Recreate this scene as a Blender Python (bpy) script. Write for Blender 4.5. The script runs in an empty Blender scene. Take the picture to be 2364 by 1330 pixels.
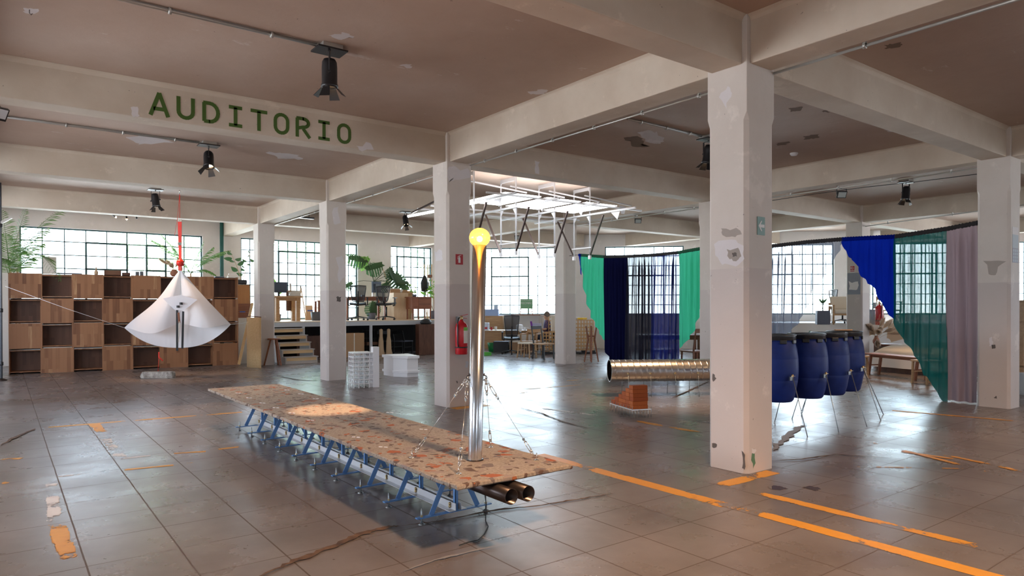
import bpy, bmesh, math, random
from mathutils import Vector, Matrix, noise
random.seed(7)
R = math.radians; PI = math.pi
C = bpy.context.scene.collection
S = bpy.context.scene

# ------------------------------------------------------------------ camera
EYE = Vector((0, 0, 1.5)); F = 1579.639; CY = 717.9636
_a, _t, _r = R(36.7434), R(-0.3347), R(-0.1144)
_fw = Vector((math.sin(_a), math.cos(_a), 0)); _rt = Vector((math.cos(_a), -math.sin(_a), 0)); _up = Vector((0, 0, 1))
FW = _fw*math.cos(_t) + _up*math.sin(_t); _u2 = -_fw*math.sin(_t) + _up*math.cos(_t)
RT = _rt*math.cos(_r) + _u2*math.sin(_r); UP = -_rt*math.sin(_r) + _u2*math.cos(_r)
cam = bpy.data.cameras.new('camera'); co = bpy.data.objects.new('camera', cam); C.objects.link(co)
m = Matrix((RT, UP, -FW)).transposed().to_4x4(); m.translation = EYE; co.matrix_world = m
cam.sensor_width = 36; cam.sensor_fit = 'HORIZONTAL'; cam.lens = F/2364*36
cam.shift_y = (CY-665)/2364; cam.clip_start = .05; cam.clip_end = 300
S.camera = co

def ray(x, y): return FW + RT*((x-1182)/F) + UP*((CY-y)/F)
def at(x, y, ax, val):
    "a pixel of the photograph and one known world coordinate (or depth 'd') give a point of the place"
    d = ray(x, y)
    if ax == 'd': return EYE + d*val
    k = 'xyz'.index(ax); return EYE + d*((val-EYE[k])/d[k])
def fl(x, y, z=0): return at(x, y, 'z', z)

# ------------------------------------------------------------------ world, light, exposure
S.view_settings.view_transform = 'Standard'; S.view_settings.look = 'None'
S.view_settings.gamma = 1; S.view_settings.use_curve_mapping = False
S.view_settings.exposure = 0.5
w = bpy.data.worlds.new('sky'); S.world = w; w.use_nodes = True
bg = w.node_tree.nodes['Background']; bg.inputs[1].default_value = 1
# overcast-bright sky above, sunlit pavement and haze below the horizon
_nt = w.node_tree; _tc = _nt.nodes.new('ShaderNodeTexCoord'); _sx = _nt.nodes.new('ShaderNodeSeparateXYZ'); _rp = _nt.nodes.new('ShaderNodeValToRGB'); _ma = _nt.nodes.new('ShaderNodeMath'); _ma.operation = 'MULTIPLY_ADD'; _ma.inputs[1].default_value = .5; _ma.inputs[2].default_value = .5
_nt.links.new(_tc.outputs['Generated'], _sx.inputs[0]); _nt.links.new(_sx.outputs[2], _ma.inputs[0]); _nt.links.new(_ma.outputs[0], _rp.inputs[0]); _nt.links.new(_rp.outputs[0], bg.inputs[0])
_e = _rp.color_ramp.elements; _e[0].position = .0; _e[0].color = (.90, .93, 1.0, 1); _e[1].position = 1; _e[1].color = (.42, .55, .78, 1)
for _p, _c in ((.46, (.90, .94, 1.0)), (.52, (.78, .88, 1.0)), (.70, (.60, .73, .95))): _x = _e.new(_p); _x.color = (*_c, 1)
bg.inputs[1].default_value = 11.0
cy = S.cycles
cy.max_bounces = 7; cy.diffuse_bounces = 4; cy.glossy_bounces = 3; cy.transmission_bounces = 4; cy.transparent_max_bounces = 12
cy.caustics_reflective = False; cy.caustics_refractive = False
cy.sample_clamp_indirect = 6; cy.blur_glossy = 1.0
cy.use_adaptive_sampling = True; cy.adaptive_threshold = 0.03
try: cy.use_denoising = True; cy.denoiser = 'OPENIMAGEDENOISE'
except Exception: pass

def portal(p, n, wx, wz):
    "a portal only steers the sampling of the sky through an opening"
    l = bpy.data.lights.new('daylight_portal', 'AREA'); l.shape = 'RECTANGLE'; l.size = wx; l.size_y = wz; l.cycles.is_portal = True
    o = bpy.data.objects.new('daylight_portal', l); C.objects.link(o); o.location = p
    o.rotation_euler = Vector(n).to_track_quat('-Z', 'Z').to_euler()
def spot(p, target, e, ang=50, col=(1, .63, .36), blend=.7, r=.04):
    l = bpy.data.lights.new('spot_beam', 'SPOT'); l.energy = e; l.color = col; l.spot_size = R(ang); l.spot_blend = blend; l.shadow_soft_size = r
    o = bpy.data.objects.new('spot_beam', l); C.objects.link(o); o.location = p
    o.rotation_euler = (Vector(target)-Vector(p)).to_track_quat('-Z', 'Y').to_euler(); return o

# ------------------------------------------------------------------ mesh helpers
class MB:
    def __init__(s): s.v = []; s.f = []; s.sm = set()
    def add(s, vs, fs, smooth=False):
        n = len(s.v); s.v += [tuple(q) for q in vs]
        for f in fs:
            if smooth: s.sm.add(len(s.f))
            s.f.append([n+i for i in f])
        return s
    def box(s, c, d, rz=0, rot=None):
        c = Vector(c); m = rot if rot is not None else Matrix.Rotation(rz, 3, 'Z')
        vs = [c + m @ Vector((sx*d[0]/2, sy*d[1]/2, sz*d[2]/2)) for sx in (-1, 1) for sy in (-1, 1) for sz in (-1, 1)]
        return s.add(vs, [(0,1,3,2), (4,6,7,5), (0,4,5,1), (2,3,7,6), (0,2,6,4), (1,5,7,3)])
    def bb(s, a, b):
        a = Vector(a); b = Vector(b); return s.box((a+b)/2, [abs(q) for q in (b-a)])
    def bar(s, a, b, w, h=None, up=(0, 0, 1), w2=None, h2=None):
        a = Vector(a); b = Vector(b); h = h or w; d = (b-a).normalized(); up = Vector(up)
        if abs(d.dot(up)) > .98: up = Vector((0, 1, 0))
        x = d.cross(up).normalized(); z = x.cross(d).normalized(); vs = []
        for p, ww, hh in ((a, w, h), (b, w2 or w, h2 or h)):
            for sx, sz in ((-1,-1), (1,-1), (1,1), (-1,1)): vs.append(p + x*sx*ww/2 + z*sz*hh/2)
        return s.add(vs, [(3,2,1,0), (4,5,6,7), (0,1,5,4), (1,2,6,5), (2,3,7,6), (3,0,4,7)])
    def tube(s, pts, r, n=8, cap=True, closed=False):
        pts = [Vector(p) for p in pts]; k = len(pts); rr = r if isinstance(r, (list, tuple)) else [r]*k; vs = []; ref = None
        for i, p in enumerate(pts):
            if closed: d = (pts[(i+1) % k]-pts[i-1])
            else: d = pts[min(i+1, k-1)]-pts[max(i-1, 0)]
            d = d.normalized() if d.length > 1e-9 else Vector((0, 0, 1))
            if ref is None:
                ref = d.cross(Vector((0, 0, 1)));
                if ref.length < .05: ref = d.cross(Vector((1, 0, 0)))
            ref = (ref - d*ref.dot(d)).normalized(); q = d.cross(ref)
            for j in range(n): vs.append(p + (ref*math.cos(2*PI*j/n) + q*math.sin(2*PI*j/n))*rr[i])
        fs = []
        for i in range(k if closed else k-1):
            for j in range(n):
                a, b = i*n+j, i*n+(j+1) % n; c_ = ((i+1) % k)*n
                fs.append((a, b, c_+(j+1) % n, c_+j))
        s.add(vs, fs, True)
        if cap and not closed:
            m0 = len(s.v)-len(vs); s.f.append([m0+j for j in reversed(range(n))]); s.f.append([m0+(k-1)*n+j for j in range(n)])
        return s
    def lathe(s, prof, c=(0, 0, 0), n=24, axis=None, cap=True, smooth=True):
        c = Vector(c); q = Vector(axis).to_track_quat('Z', 'X').to_matrix() if axis is not None else Matrix.Identity(3); vs = []
        for r_, z in prof:
            for j in range(n): vs.append(c + q @ Vector((r_*math.cos(2*PI*j/n), r_*math.sin(2*PI*j/n), z)))
        fs = [(i*n+j, i*n+(j+1) % n, (i+1)*n+(j+1) % n, (i+1)*n+j) for i in range(len(prof)-1) for j in range(n)]
        s.add(vs, fs, smooth)
        if cap:
            m0 = len(s.v)-len(vs)
            if prof[0][0] > 1e-4: s.f.append([m0+j for j in reversed(range(n))])
            if prof[-1][0] > 1e-4: s.f.append([m0+(len(prof)-1)*n+j for j in range(n)])
        return s
    def prism(s, poly, z0, z1, c=(0, 0, 0)):
        n = len(poly); cx, cy_, cz = c
        vs = [(x+cx, y+cy_, z0+cz) for x, y in poly] + [(x+cx, y+cy_, z1+cz) for x, y in poly]
        return s.add(vs, [list(reversed(range(n))), list(range(n, 2*n))] + [(i, (i+1) % n, n+(i+1) % n, n+i) for i in range(n)])
    def plate(s, pts, nrm, t):
        "flat outline with thickness t"
        nrm = Vector(nrm).normalized()*t/2; n = len(pts); pts = [Vector(p) for p in pts]
        return s.add([p-nrm for p in pts]+[p+nrm for p in pts], [list(reversed(range(n))), list(range(n, 2*n))] + [(i, (i+1) % n, n+(i+1) % n, n+i) for i in range(n)])
    def grid(s, fn, nu, nv, smooth=True):
        vs = [fn(i/nu, j/nv) for i in range(nu+1) for j in range(nv+1)]
        return s.add(vs, [(i*(nv+1)+j, (i+1)*(nv+1)+j, (i+1)*(nv+1)+j+1, i*(nv+1)+j+1) for i in range(nu) for j in range(nv)], smooth)
    def sphere(s, c, r, n=16, k=10, sz=1):
        return s.lathe([(max(r*math.sin(PI*i/k), 1e-5), -r*sz*math.cos(PI*i/k)) for i in range(k+1)], c, n, cap=False)
    def leaf(s, base, tip, w, nrm, n=6, bend=.12, shape=None):
        base = Vector(base); tip = Vector(tip); d = tip-base; L = d.length; nrm = Vector(nrm).normalized(); side = d.cross(nrm).normalized(); nrm = side.cross(d).normalized(); vs = []
        for i in range(n+1):
            t = i/n; ww = w/2*(shape(t) if shape else math.sin(PI*min(.98, t**.8*.95+.03)))
            p = base + d*t + nrm*(bend*L*math.sin(PI*t)*.6)
            vs += [p-side*ww-nrm*ww*.25, p, p+side*ww-nrm*ww*.25]
        return s.add(vs, [(i*3+j, i*3+j+1, i*3+4+j, i*3+3+j) for i in range(n) for j in (0, 1)], True)
    def build(s, name, mat, parent=None, bevel=0, solid=0):
        me = bpy.data.meshes.new(name); me.from_pydata(s.v, [], s.f); me.materials.append(mat)
        if s.sm:
            me.polygons.foreach_set('use_smooth', [i in s.sm for i in range(len(s.f))])
        me.update(); o = bpy.data.objects.new(name, me); C.objects.link(o)
        if parent is not None: o.parent = parent
        if solid:
            md = o.modifiers.new('s', 'SOLIDIFY'); md.thickness = solid; md.offset = 0
        if bevel:
            md = o.modifiers.new('b', 'BEVEL'); md.width = bevel; md.segments = 2; md.limit_method = 'ANGLE'; md.harden_normals = False
        return o

def tag(o, label, cat, group=None, kind=None):
    if label: o['label'] = label
    if cat: o['category'] = cat
    if group: o['group'] = group
    if kind: o['kind'] = kind
    return o
def thing(name, label, cat, loc=(0, 0, 0), rz=0, group=None):
    o = bpy.data.objects.new(name, None); C.objects.link(o); o.location = loc; o.rotation_euler = (0, 0, rz); o.empty_display_size = .1
    return tag(o, label, cat, group)
def struct(o, label=None):
    o['kind'] = 'structure'
    if label: o['label'] = label
    return o
def dup(root, loc=None, rz=None, label=None, group=None, scale=None):
    def cp(o, par):
        c = o.copy(); C.objects.link(c)
        if par is not None: c.parent = par
        for ch in list(o.children): cp(ch, c)
        return c
    r = cp(root, None)
    if loc is not None: r.location = loc
    if rz is not None: r.rotation_euler = (0, 0, rz)
    if label: r['label'] = label
    if group: r['group'] = group
    if scale: r.scale = scale
    return r

# ------------------------------------------------------------------ material helpers
def mat(name, col, rough=.6, metal=0, spec=.5, emit=None, es=0, alpha=None):
    m = bpy.data.materials.new(name); m.use_nodes = True; b = m.node_tree.nodes['Principled BSDF']
    b.inputs['Base Color'].default_value = (*col, 1); b.inputs['Roughness'].default_value = rough; b.inputs['Metallic'].default_value = metal
    b.inputs['Specular IOR Level'].default_value = spec
    if emit: b.inputs['Emission Color'].default_value = (*emit, 1); b.inputs['Emission Strength'].default_value = es
    return m
class N:
    "tiny node-graph helper"
    def __init__(s, m): s.m = m; s.t = m.node_tree; s.b = s.t.nodes.get('Principled BSDF')
    def n(s, typ, **kw):
        nd = s.t.nodes.new(typ)
        for k, v in kw.items(): setattr(nd, k, v)
        return nd
    def link(s, a, b): s.t.links.new(a, b)
    def val(s, sock, v):
        if isinstance(v, (int, float)): sock.default_value = v
        elif isinstance(v, tuple): sock.default_value = (*v, 1) if len(v) == 3 and sock.type == 'RGBA' else v
        else: s.link(v, sock)
    def math(s, op, a, b=0, c=0, clamp=False):
        nd = s.n('ShaderNodeMath', operation=op, use_clamp=clamp); s.val(nd.inputs[0], a); s.val(nd.inputs[1], b)
        if op in ('MULTIPLY_ADD', 'SMOOTH_MIN', 'COMPARE'): s.val(nd.inputs[2], c)
        return nd.outputs[0]
    def pos(s): return s.n('ShaderNodeNewGeometry').outputs['Position']
    def obj(s): return s.n('ShaderNodeTexCoord').outputs['Object']
    def mapping(s, v, sc=(1, 1, 1), rot=(0, 0, 0), loc=(0, 0, 0)):
        nd = s.n('ShaderNodeMapping'); s.link(v, nd.inputs[0]); nd.inputs['Scale'].default_value = sc; nd.inputs['Rotation'].default_value = rot; nd.inputs['Location'].default_value = loc; return nd.outputs[0]
    def noise(s, v, sc=5, det=4, rough=.55, dist=0):
        nd = s.n('ShaderNodeTexNoise'); s.link(v, nd.inputs['Vector']); nd.inputs['Scale'].default_value = sc; nd.inputs['Detail'].default_value = det; nd.inputs['Roughness'].default_value = rough; nd.inputs['Distortion'].default_value = dist; return nd.outputs['Fac']
    def ramp(s, f, stops, interp='LINEAR'):
        nd = s.n('ShaderNodeValToRGB'); s.link(f, nd.inputs[0]); cr = nd.color_ramp; cr.interpolation = interp
        while len(cr.elements) < len(stops): cr.elements.new(.5)
        for e, (p, c) in zip(cr.elements, stops): e.position = p; e.color = (*c, 1) if not isinstance(c, (int, float)) else (c, c, c, 1)
        return nd.outputs[0]
    def mix(s, f, a, b, mode='MIX'):
        nd = s.n('ShaderNodeMix', data_type='RGBA', blend_type=mode); s.val(nd.inputs[0], f); s.val(nd.inputs[6], a); s.val(nd.inputs[7], b); return nd.outputs[2]
    def sep(s, v):
        nd = s.n('ShaderNodeSeparateXYZ'); s.link(v, nd.inputs[0]); return nd.outputs
    def bump(s, h, d=.01, strength=1):
        nd = s.n('ShaderNodeBump'); nd.inputs['Distance'].default_value = d; nd.inputs['Strength'].default_value = strength; s.link(h, nd.inputs['Height']); s.link(nd.outputs[0], s.b.inputs['Normal'])
    def col(s, c): s.val(s.b.inputs['Base Color'], c)
    def rough(s, c): s.val(s.b.inputs['Roughness'], c)

def wood(name, c1, c2, sc=(1.5, 18, 18), rough=.5, c3=None):
    m = mat(name, c1, rough); n = N(m); v = n.mapping(n.obj(), sc)
    f = n.noise(v, 1.6, 6, .6, .6); n.col(n.ramp(f, [(.3, c1), (.7, c2)])); return m
def painted(name, lo, hi, stain=(.32, .25, .19), band=None, rough=.7):
    "old paint on plaster: mottled tone, patches, chips and an optional lower band of another coat"
    m = mat(name, hi, rough); n = N(m); p = n.pos()
    a = n.noise(p, .9, 5, .6); c = n.mix(n.ramp(a, [(.35, 0), (.65, 1)]), lo, hi)
    if band:
        z = n.sep(p)[2]; edge = n.math('GREATER_THAN', n.math('ADD', z, 0.0), 1.845); c = n.mix(edge, n.mix(n.noise(p, 2.2, 4), band[0], band[1]), c)
    b = n.ramp(n.noise(p, 2.3, 8, .68), [(.60, 0), (.66, 1)]); c = n.mix(n.math('MULTIPLY', b, .45), c, tuple(min(1, q*1.16) for q in hi))
    d = n.ramp(n.noise(n.mapping(p, (1, 1, .45)), 3.1, 8, .7), [(.68, 0), (.74, 1)]); c = n.mix(n.math('MULTIPLY', d, .5), c, stain)
    e = n.ramp(n.noise(p, 26, 3, .6), [(.735, 0), (.75, 1)]); c = n.mix(n.math('MULTIPLY', e, .75), c, (.12, .10, .09))
    n.col(c); n.bump(n.noise(p, 9, 6, .6), .006, .5); return m

M = {}
M['wall'] = painted('painted_wall', (.78, .75, .72), (.86, .83, .80))
M['column'] = painted('painted_column', (.64, .575, .515), (.72, .655, .595), band=((.575, .505, .465), (.645, .575, .535)))
M['beam'] = painted('painted_beam', (.55, .455, .355), (.66, .575, .47))
m = mat('ceiling_plaster', (.5, .4, .33), .62); n = N(m); p = n.pos()
a = n.noise(p, .55, 6, .6); c = n.ramp(a, [(.3, (.43, .305, .23)), (.5, (.49, .36, .28)), (.72, (.55, .43, .35))])
b = n.ramp(n.noise(n.mapping(p, (1, 1.7, 1)), 1.3, 9, .72), [(.63, 0), (.66, 1)]); c = n.mix(n.math('MULTIPLY', b, .5), c, (.68, .62, .58))
e = n.ramp(n.noise(p, 17, 3, .6), [(.74, 0), (.755, 1)]); c = n.mix(n.math('MULTIPLY', e, .7), c, (.1, .07, .06))
n.col(c); n.bump(n.noise(p, 5, 7, .6), .01, .6); M['ceiling'] = m

# floor: cast concrete tiles, slightly polished; joints every 0.49 x 0.525 m
m = mat('concrete_tiles', (.2, .17, .16), .3); n = N(m); p = n.pos(); x, y, z = n.sep(p)
def joint(v, off, per, wd, wob):
    q = n.math('ADD', n.math('DIVIDE', n.math('SUBTRACT', v, off), per), 500.5); q = n.math('ADD', q, n.math('MULTIPLY', n.math('SUBTRACT', wob, .5), .022))
    q = n.math('ABSOLUTE', n.math('SUBTRACT', n.math('FRACT', q), .5)); return n.math('LESS_THAN', q, wd/per/2), n.math('ABSOLUTE', q)
wob = n.noise(p, 1.6, 3)
jx, _ = joint(x, .39, .4921, .010, wob); jy, _ = joint(y, 2.02, .5255, .008, wob)
j = n.math('MAXIMUM', jx, jy)
# per-tile tone
tx = n.math('FLOOR', n.math('ADD', n.math('DIVIDE', n.math('SUBTRACT', x, .39), .4921), 500)); ty = n.math('FLOOR', n.math('ADD', n.math('DIVIDE', n.math('SUBTRACT', y, 2.02), .5255), 500))
cb = n.n('ShaderNodeCombineXYZ'); n.link(tx, cb.inputs[0]); n.link(ty, cb.inputs[1]); wn = n.n('ShaderNodeTexWhiteNoise', noise_dimensions='2D'); n.link(cb.outputs[0], wn.inputs['Vector'])
f1 = n.noise(n.mapping(p, (1, 1, 1)), 1.1, 7, .62); f2 = n.noise(p, 9, 9, .72)
c = n.ramp(f1, [(.3, (.12, .098, .09)), (.5, (.175, .15, .142)), (.72, (.235, .208, .205))])
c = n.mix(n.math('MULTIPLY', n.ramp(f2, [(.35, 0), (.75, 1)]), .30), c, (.10, .075, .062))
c = n.mix(n.math('MULTIPLY', wn.outputs[0], .22), c, (.26, .22, .21))
c = n.mix(n.math('MULTIPLY', j, .85), c, (.075, .045, .03)); n.col(c)
rg = n.math('MULTIPLY_ADD', n.ramp(n.noise(n.mapping(p, (1, 1, 1)), 1.7, 5, .6), [(.2, 0), (.85, 1)]), .20, .20)
n.rough(n.math('ADD', rg, n.math('MULTIPLY', j, .3)))
hb = n.math('SUBTRACT', n.math('MULTIPLY', n.noise(p, 14, 6, .6), .25), j); n.bump(hb, .0015, .22)
n.b.inputs['Specular IOR Level'].default_value = .62
M['floor'] = m

def worn_paint(name, col, amount):
    m = mat(name, col, .45); n = N(m); g = n.n('ShaderNodeTexCoord').outputs['Generated']; gx, gy, gz = n.sep(g); p = n.pos()
    ex = n.math('MULTIPLY', n.math('MINIMUM', gx, n.math('SUBTRACT', 1, gx)), 2); ey = n.math('MULTIPLY', n.math('MINIMUM', gy, n.math('SUBTRACT', 1, gy)), 2)
    ed = n.math('MINIMUM', n.math('MULTIPLY', ex, 3), n.math('MULTIPLY', ey, 3), clamp=True)
    f = n.math('ADD', n.math('MULTIPLY', n.noise(n.mapping(p, (1, 1, 1)), 2.6, 2, .5), .7), n.math('MULTIPLY', n.noise(p, 24, 8, .75), .42))
    f = n.math('ADD', f, n.math('MULTIPLY', ed, .12)); al = n.math('GREATER_THAN', f, amount)
    n.col(n.mix(n.noise(p, 18, 4), tuple(q*.8 for q in col), col)); n.val(n.b.inputs['Alpha'], al); return m
M['yellow'] = worn_paint('yellow_paint', (.80, .36, .03), .585); M['yellow_thin'] = worn_paint('worn_yellow_paint', (.72, .34, .05), .685)
M['white_paint'] = worn_paint('worn_white_paint', (.75, .70, .66), .68)
M['crack'] = mat('crack_fill', (.11, .055, .028), .9); n = N(M['crack']); n.col(n.ramp(n.noise(n.pos(), 12, 6, .7), [(.35, (.05, .025, .014)), (.65, (.17, .095, .05))]))
M['scuff'] = mat('repair_mortar', (.25, .23, .23), .6)

M['green_paint'] = mat('green_sign_paint', (.055, .115, .012), .6)
M['steel'] = mat('brushed_steel', (.68, .72, .76), .22, 1); n = N(M['steel']); n.rough(n.math('MULTIPLY_ADD', n.noise(n.mapping(n.obj(), (40, 40, 1)), 3, 3), .15, .12))
M['galv'] = mat('galvanised_sheet', (.62, .60, .57), .3, 1); n = N(M['galv']); n.rough(n.math('MULTIPLY_ADD', n.noise(n.obj(), 9, 4), .2, .2))
M['zinc'] = mat('zinc_rod', (.38, .42, .44), .4, .9); M['alu'] = mat('aluminium', (.80, .80, .80), .32, .85); M['alu_dull'] = mat('weathered_aluminium', (.62, .62, .63), .45, .5)
M['dark_steel'] = mat('mill_steel', (.085, .065, .058), .28, .85); M['brown_bar'] = mat('bronze_bar', (.16, .12, .11), .3, .8)
M['brass'] = mat('brass', (.55, .42, .22), .35, 1); M['chain'] = mat('polished_link', (.72, .70, .66), .2, 1)
M['blue_steel'] = mat('blue_enamel', (.13, .30, .62), .42); M['black'] = mat('black_enamel', (.012, .012, .014), .38); M['black_plastic'] = mat('black_plastic', (.02, .02, .024), .5)
M['rubber'] = mat('black_rubber', (.015, .014, .014), .55); M['conduit'] = mat('conduit', (.50, .49, .46), .4, .7); M['white'] = mat('white_lacquer', (.86, .85, .86), .4)
M['green_steel'] = mat('green_steel', (.03, .14, .13), .45); M['window_steel'] = mat('window_steel', (.045, .11, .115), .5)
M['red'] = mat('red_enamel', (.52, .012, .02), .25); M['red_cloth'] = mat('red_webbing', (.75, .035, .02), .6); M['red_plastic'] = mat('red_plastic', (.72, .03, .02), .25)
M['sign_red'] = mat('sign_red', (.45, .02, .03), .5); M['sign_white'] = mat('sign_white', (.82, .82, .80), .6); M['sign_green'] = mat('sign_green', (.22, .36, .33), .5); M['label_green'] = mat('label_green', (.18, .55, .06), .5)
M['barrel'] = mat('blue_polyethylene', (.006, .022, .16), .5, spec=.3); n = N(M['barrel']); n.col(n.ramp(n.noise(n.obj(), 5, 5), [(.3, (.005, .018, .13)), (.7, (.008, .03, .20))]))
M['lid'] = mat('black_lid', (.02, .022, .026), .32)
M['paper'] = mat('paper', (.78, .74, .66), .8); M['cardboard'] = mat('cardboard', (.50, .31, .17), .8); M['cream_cloth'] = mat('cream_linen', (.80, .72, .60), .9); M['white_cloth'] = mat('white_linen', (.80, .78, .76), .9)
M['walnut'] = wood('walnut', (.12, .05, .028), (.22, .10, .052)); M['oak'] = wood('oak', (.42, .24, .11), (.58, .36, .18)); M['pine'] = wood('pine', (.62, .40, .19), (.75, .52, .28)); M['ply'] = wood('plywood', (.60, .36, .15), (.72, .47, .23), (8, 8, 1.2))
M['ply_pale'] = wood('pale_plywood', (.72, .52, .32), (.82, .64, .44), (8, 8, 1.2)); M['orange_wood'] = wood('orange_board', (.48, .20, .06), (.58, .27, .09), (6, 6, 1)); M['red_wood'] = wood('reddish_wood', (.23, .075, .035), (.34, .125, .06)); M['dark_wood'] = wood('dark_wood', (.085, .035, .022), (.16, .07, .04), (8, 8, 1.5)); M['grey_wood'] = wood('grey_board', (.42, .37, .34), (.52, .47, .43))
M['leaf'] = mat('leaf_green', (.04, .09, .035), .45); M['leaf_light'] = mat('fresh_leaf', (.14, .30, .045), .45); M['palm'] = mat('palm_green', (.10, .20, .05), .5)
M['pampas'] = mat('pampas_plume', (.78, .58, .40), .95)
for k in ('leaf', 'leaf_light', 'palm', 'pampas'):
    n = N(M[k]); t = n.n('ShaderNodeBsdfTranslucent'); t.inputs[0].default_value = (*[min(.9, q*2.2) for q in M[k].node_tree.nodes['Principled BSDF'].inputs[0].default_value[:3]], 1); mx = n.n('ShaderNodeMixShader'); mx.inputs[0].default_value = .22
    out = n.t.nodes['Material Output']; n.link(n.b.outputs[0], mx.inputs[1]); n.link(t.outputs[0], mx.inputs[2]); n.link(mx.outputs[0], out.inputs[0])
M['dried'] = mat('dried_stalk', (.58, .42, .27), .9); M['terracotta'] = mat('terracotta', (.36, .15, .09), .75); M['planter'] = mat('grey_planter', (.14, .155, .21), .6)
M['mesh'] = mat('dark_mesh', (.03, .03, .035), .7); M['grey_plastic'] = mat('grey_plastic', (.12, .13, .15), .5); M['blue'] = mat('blue_plastic', (.06, .14, .5), .5); M['screen'] = mat('screen_back', (.04, .055, .09), .4)
M['stage_front'] = mat('stage_paint', (.55, .57, .60), .6); M['dark_void'] = mat('underspace_shade', (.02, .018, .018), .9); M['stone'] = mat('rough_stone', (.36, .31, .27), .9); n = N(M['stone']); n.col(n.ramp(n.noise(n.obj(), 14, 7, .7), [(.3, (.16, .13, .11)), (.65, (.48, .43, .38))])); n.bump(n.noise(n.obj(), 22, 6), .02, .8)
M['brick'] = mat('fired_brick', (.50, .13, .035), .85); n = N(M['brick']); oi = n.n('ShaderNodeObjectInfo').outputs['Random']; n.col(n.mix(n.math('MULTIPLY', n.noise(n.obj(), 30, 6, .7), .6), n.ramp(oi, [(0, (.42, .095, .028)), (1, (.62, .17, .04))]), (.30, .065, .02))); n.bump(n.noise(n.obj(), 60, 4), .004, .6)
def translucent(name, col, trans, opac=1.0, tcol=None):
    "cloth: diffuse + light coming through; opac < 1 is an open weave"
    m = bpy.data.materials.new(name); m.use_nodes = True; n = N(m); n.t.nodes.remove(n.b); out = n.t.nodes['Material Output']
    d = n.n('ShaderNodeBsdfDiffuse'); d.inputs[0].default_value = (*col, 1); t = n.n('ShaderNodeBsdfTranslucent'); t.inputs[0].default_value = (*(tcol or col), 1)
    a = n.n('ShaderNodeMixShader'); a.inputs[0].default_value = trans; n.link(d.outputs[0], a.inputs[1]); n.link(t.outputs[0], a.inputs[2]); o = a.outputs[0]
    if opac < 1:
        q = n.n('ShaderNodeBsdfTransparent'); q.inputs[0].default_value = (1, 1, 1, 1); lw = n.n('ShaderNodeLayerWeight'); lw.inputs[0].default_value = .35
        fac = n.math('ADD', n.math('MULTIPLY', lw.outputs['Facing'], 1.6*(1-opac)), opac, clamp=True)
        b = n.n('ShaderNodeMixShader'); n.link(fac, b.inputs[0]); n.link(q.outputs[0], b.inputs[1]); n.link(o, b.inputs[2]); o = b.outputs[0]
    n.link(o, out.inputs[0]); return m
M['kite'] = translucent('white_ripstop', (.86, .84, .86), .4)
M['c_green'] = translucent('green_voile', (.07, .60, .35), .5); M['c_navy'] = translucent('navy_crepe', (.006, .007, .035), .2); M['c_black'] = translucent('black_voile', (.03, .03, .045), .4, .92); M['c_indigo'] = translucent('indigo_voile', (.02, .03, .17), .5, .90)
M['c_white'] = translucent('pale_voile', (.22, .26, .35), .6, .72); M['c_blue'] = translucent('cobalt_crepe', (.005, .025, .40), .45); M['c_teal'] = translucent('teal_voile', (.010, .13, .12), .5, .93); M['c_mauve'] = translucent('mauve_satin', (.42, .32, .345), .35); M['c_hem'] = mat('rope_sleeve', (.03, .028, .03), .9); M['c_hem_green'] = mat('green_sleeve', (.012, .10, .05), .9)
m = bpy.data.materials.new('window_glass'); m.use_nodes = True; n = N(m); n.t.nodes.remove(n.b)
tr = n.n('ShaderNodeBsdfTransparent'); tr.inputs[0].default_value = (.93, .97, .96, 1); gl = n.n('ShaderNodeBsdfGlossy'); gl.inputs['Roughness'].default_value = .03; fr = n.n('ShaderNodeFresnel'); fr.inputs[0].default_value = 1.4; mx = n.n('ShaderNodeMixShader')
n.link(n.math('MULTIPLY', fr.outputs[0], .6), mx.inputs[0]); n.link(tr.outputs[0], mx.inputs[1]); n.link(gl.outputs[0], mx.inputs[2]); n.link(mx.outputs[0], n.t.nodes['Material Output'].inputs[0]); M['glass'] = m
def emission(name, col, s): return mat(name, (.8, .8, .8), .5, emit=col, es=s)
M['led'] = emission('led_tube', (.92, .96, 1), 9); M['panel_light'] = emission('light_sheet', (.93, .95, 1), 3.0); M['lamp_warm'] = emission('lamp_filament', (1, .62, .30), 30); M['bulb'] = emission('amber_filament', (1, .62, .28), 30)
m = bpy.data.materials.new('amber_glass'); m.use_nodes = True; n = N(m); n.t.nodes.remove(n.b); tr = n.n('ShaderNodeBsdfTransparent'); tr.inputs[0].default_value = (1, .48, .10, 1); gl = n.n('ShaderNodeBsdfGlossy'); gl.inputs['Roughness'].default_value = .05; tl = n.n('ShaderNodeBsdfTranslucent'); tl.inputs[0].default_value = (1, .5, .12, 1)
a = n.n('ShaderNodeMixShader'); a.inputs[0].default_value = .35; n.link(tr.outputs[0], a.inputs[1]); n.link(tl.outputs[0], a.inputs[2]); b = n.n('ShaderNodeMixShader'); b.inputs[0].default_value = .08; n.link(a.outputs[0], b.inputs[1]); n.link(gl.outputs[0], b.inputs[2]); n.link(b.outputs[0], n.t.nodes['Material Output'].inputs[0]); M['amber'] = m
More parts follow.
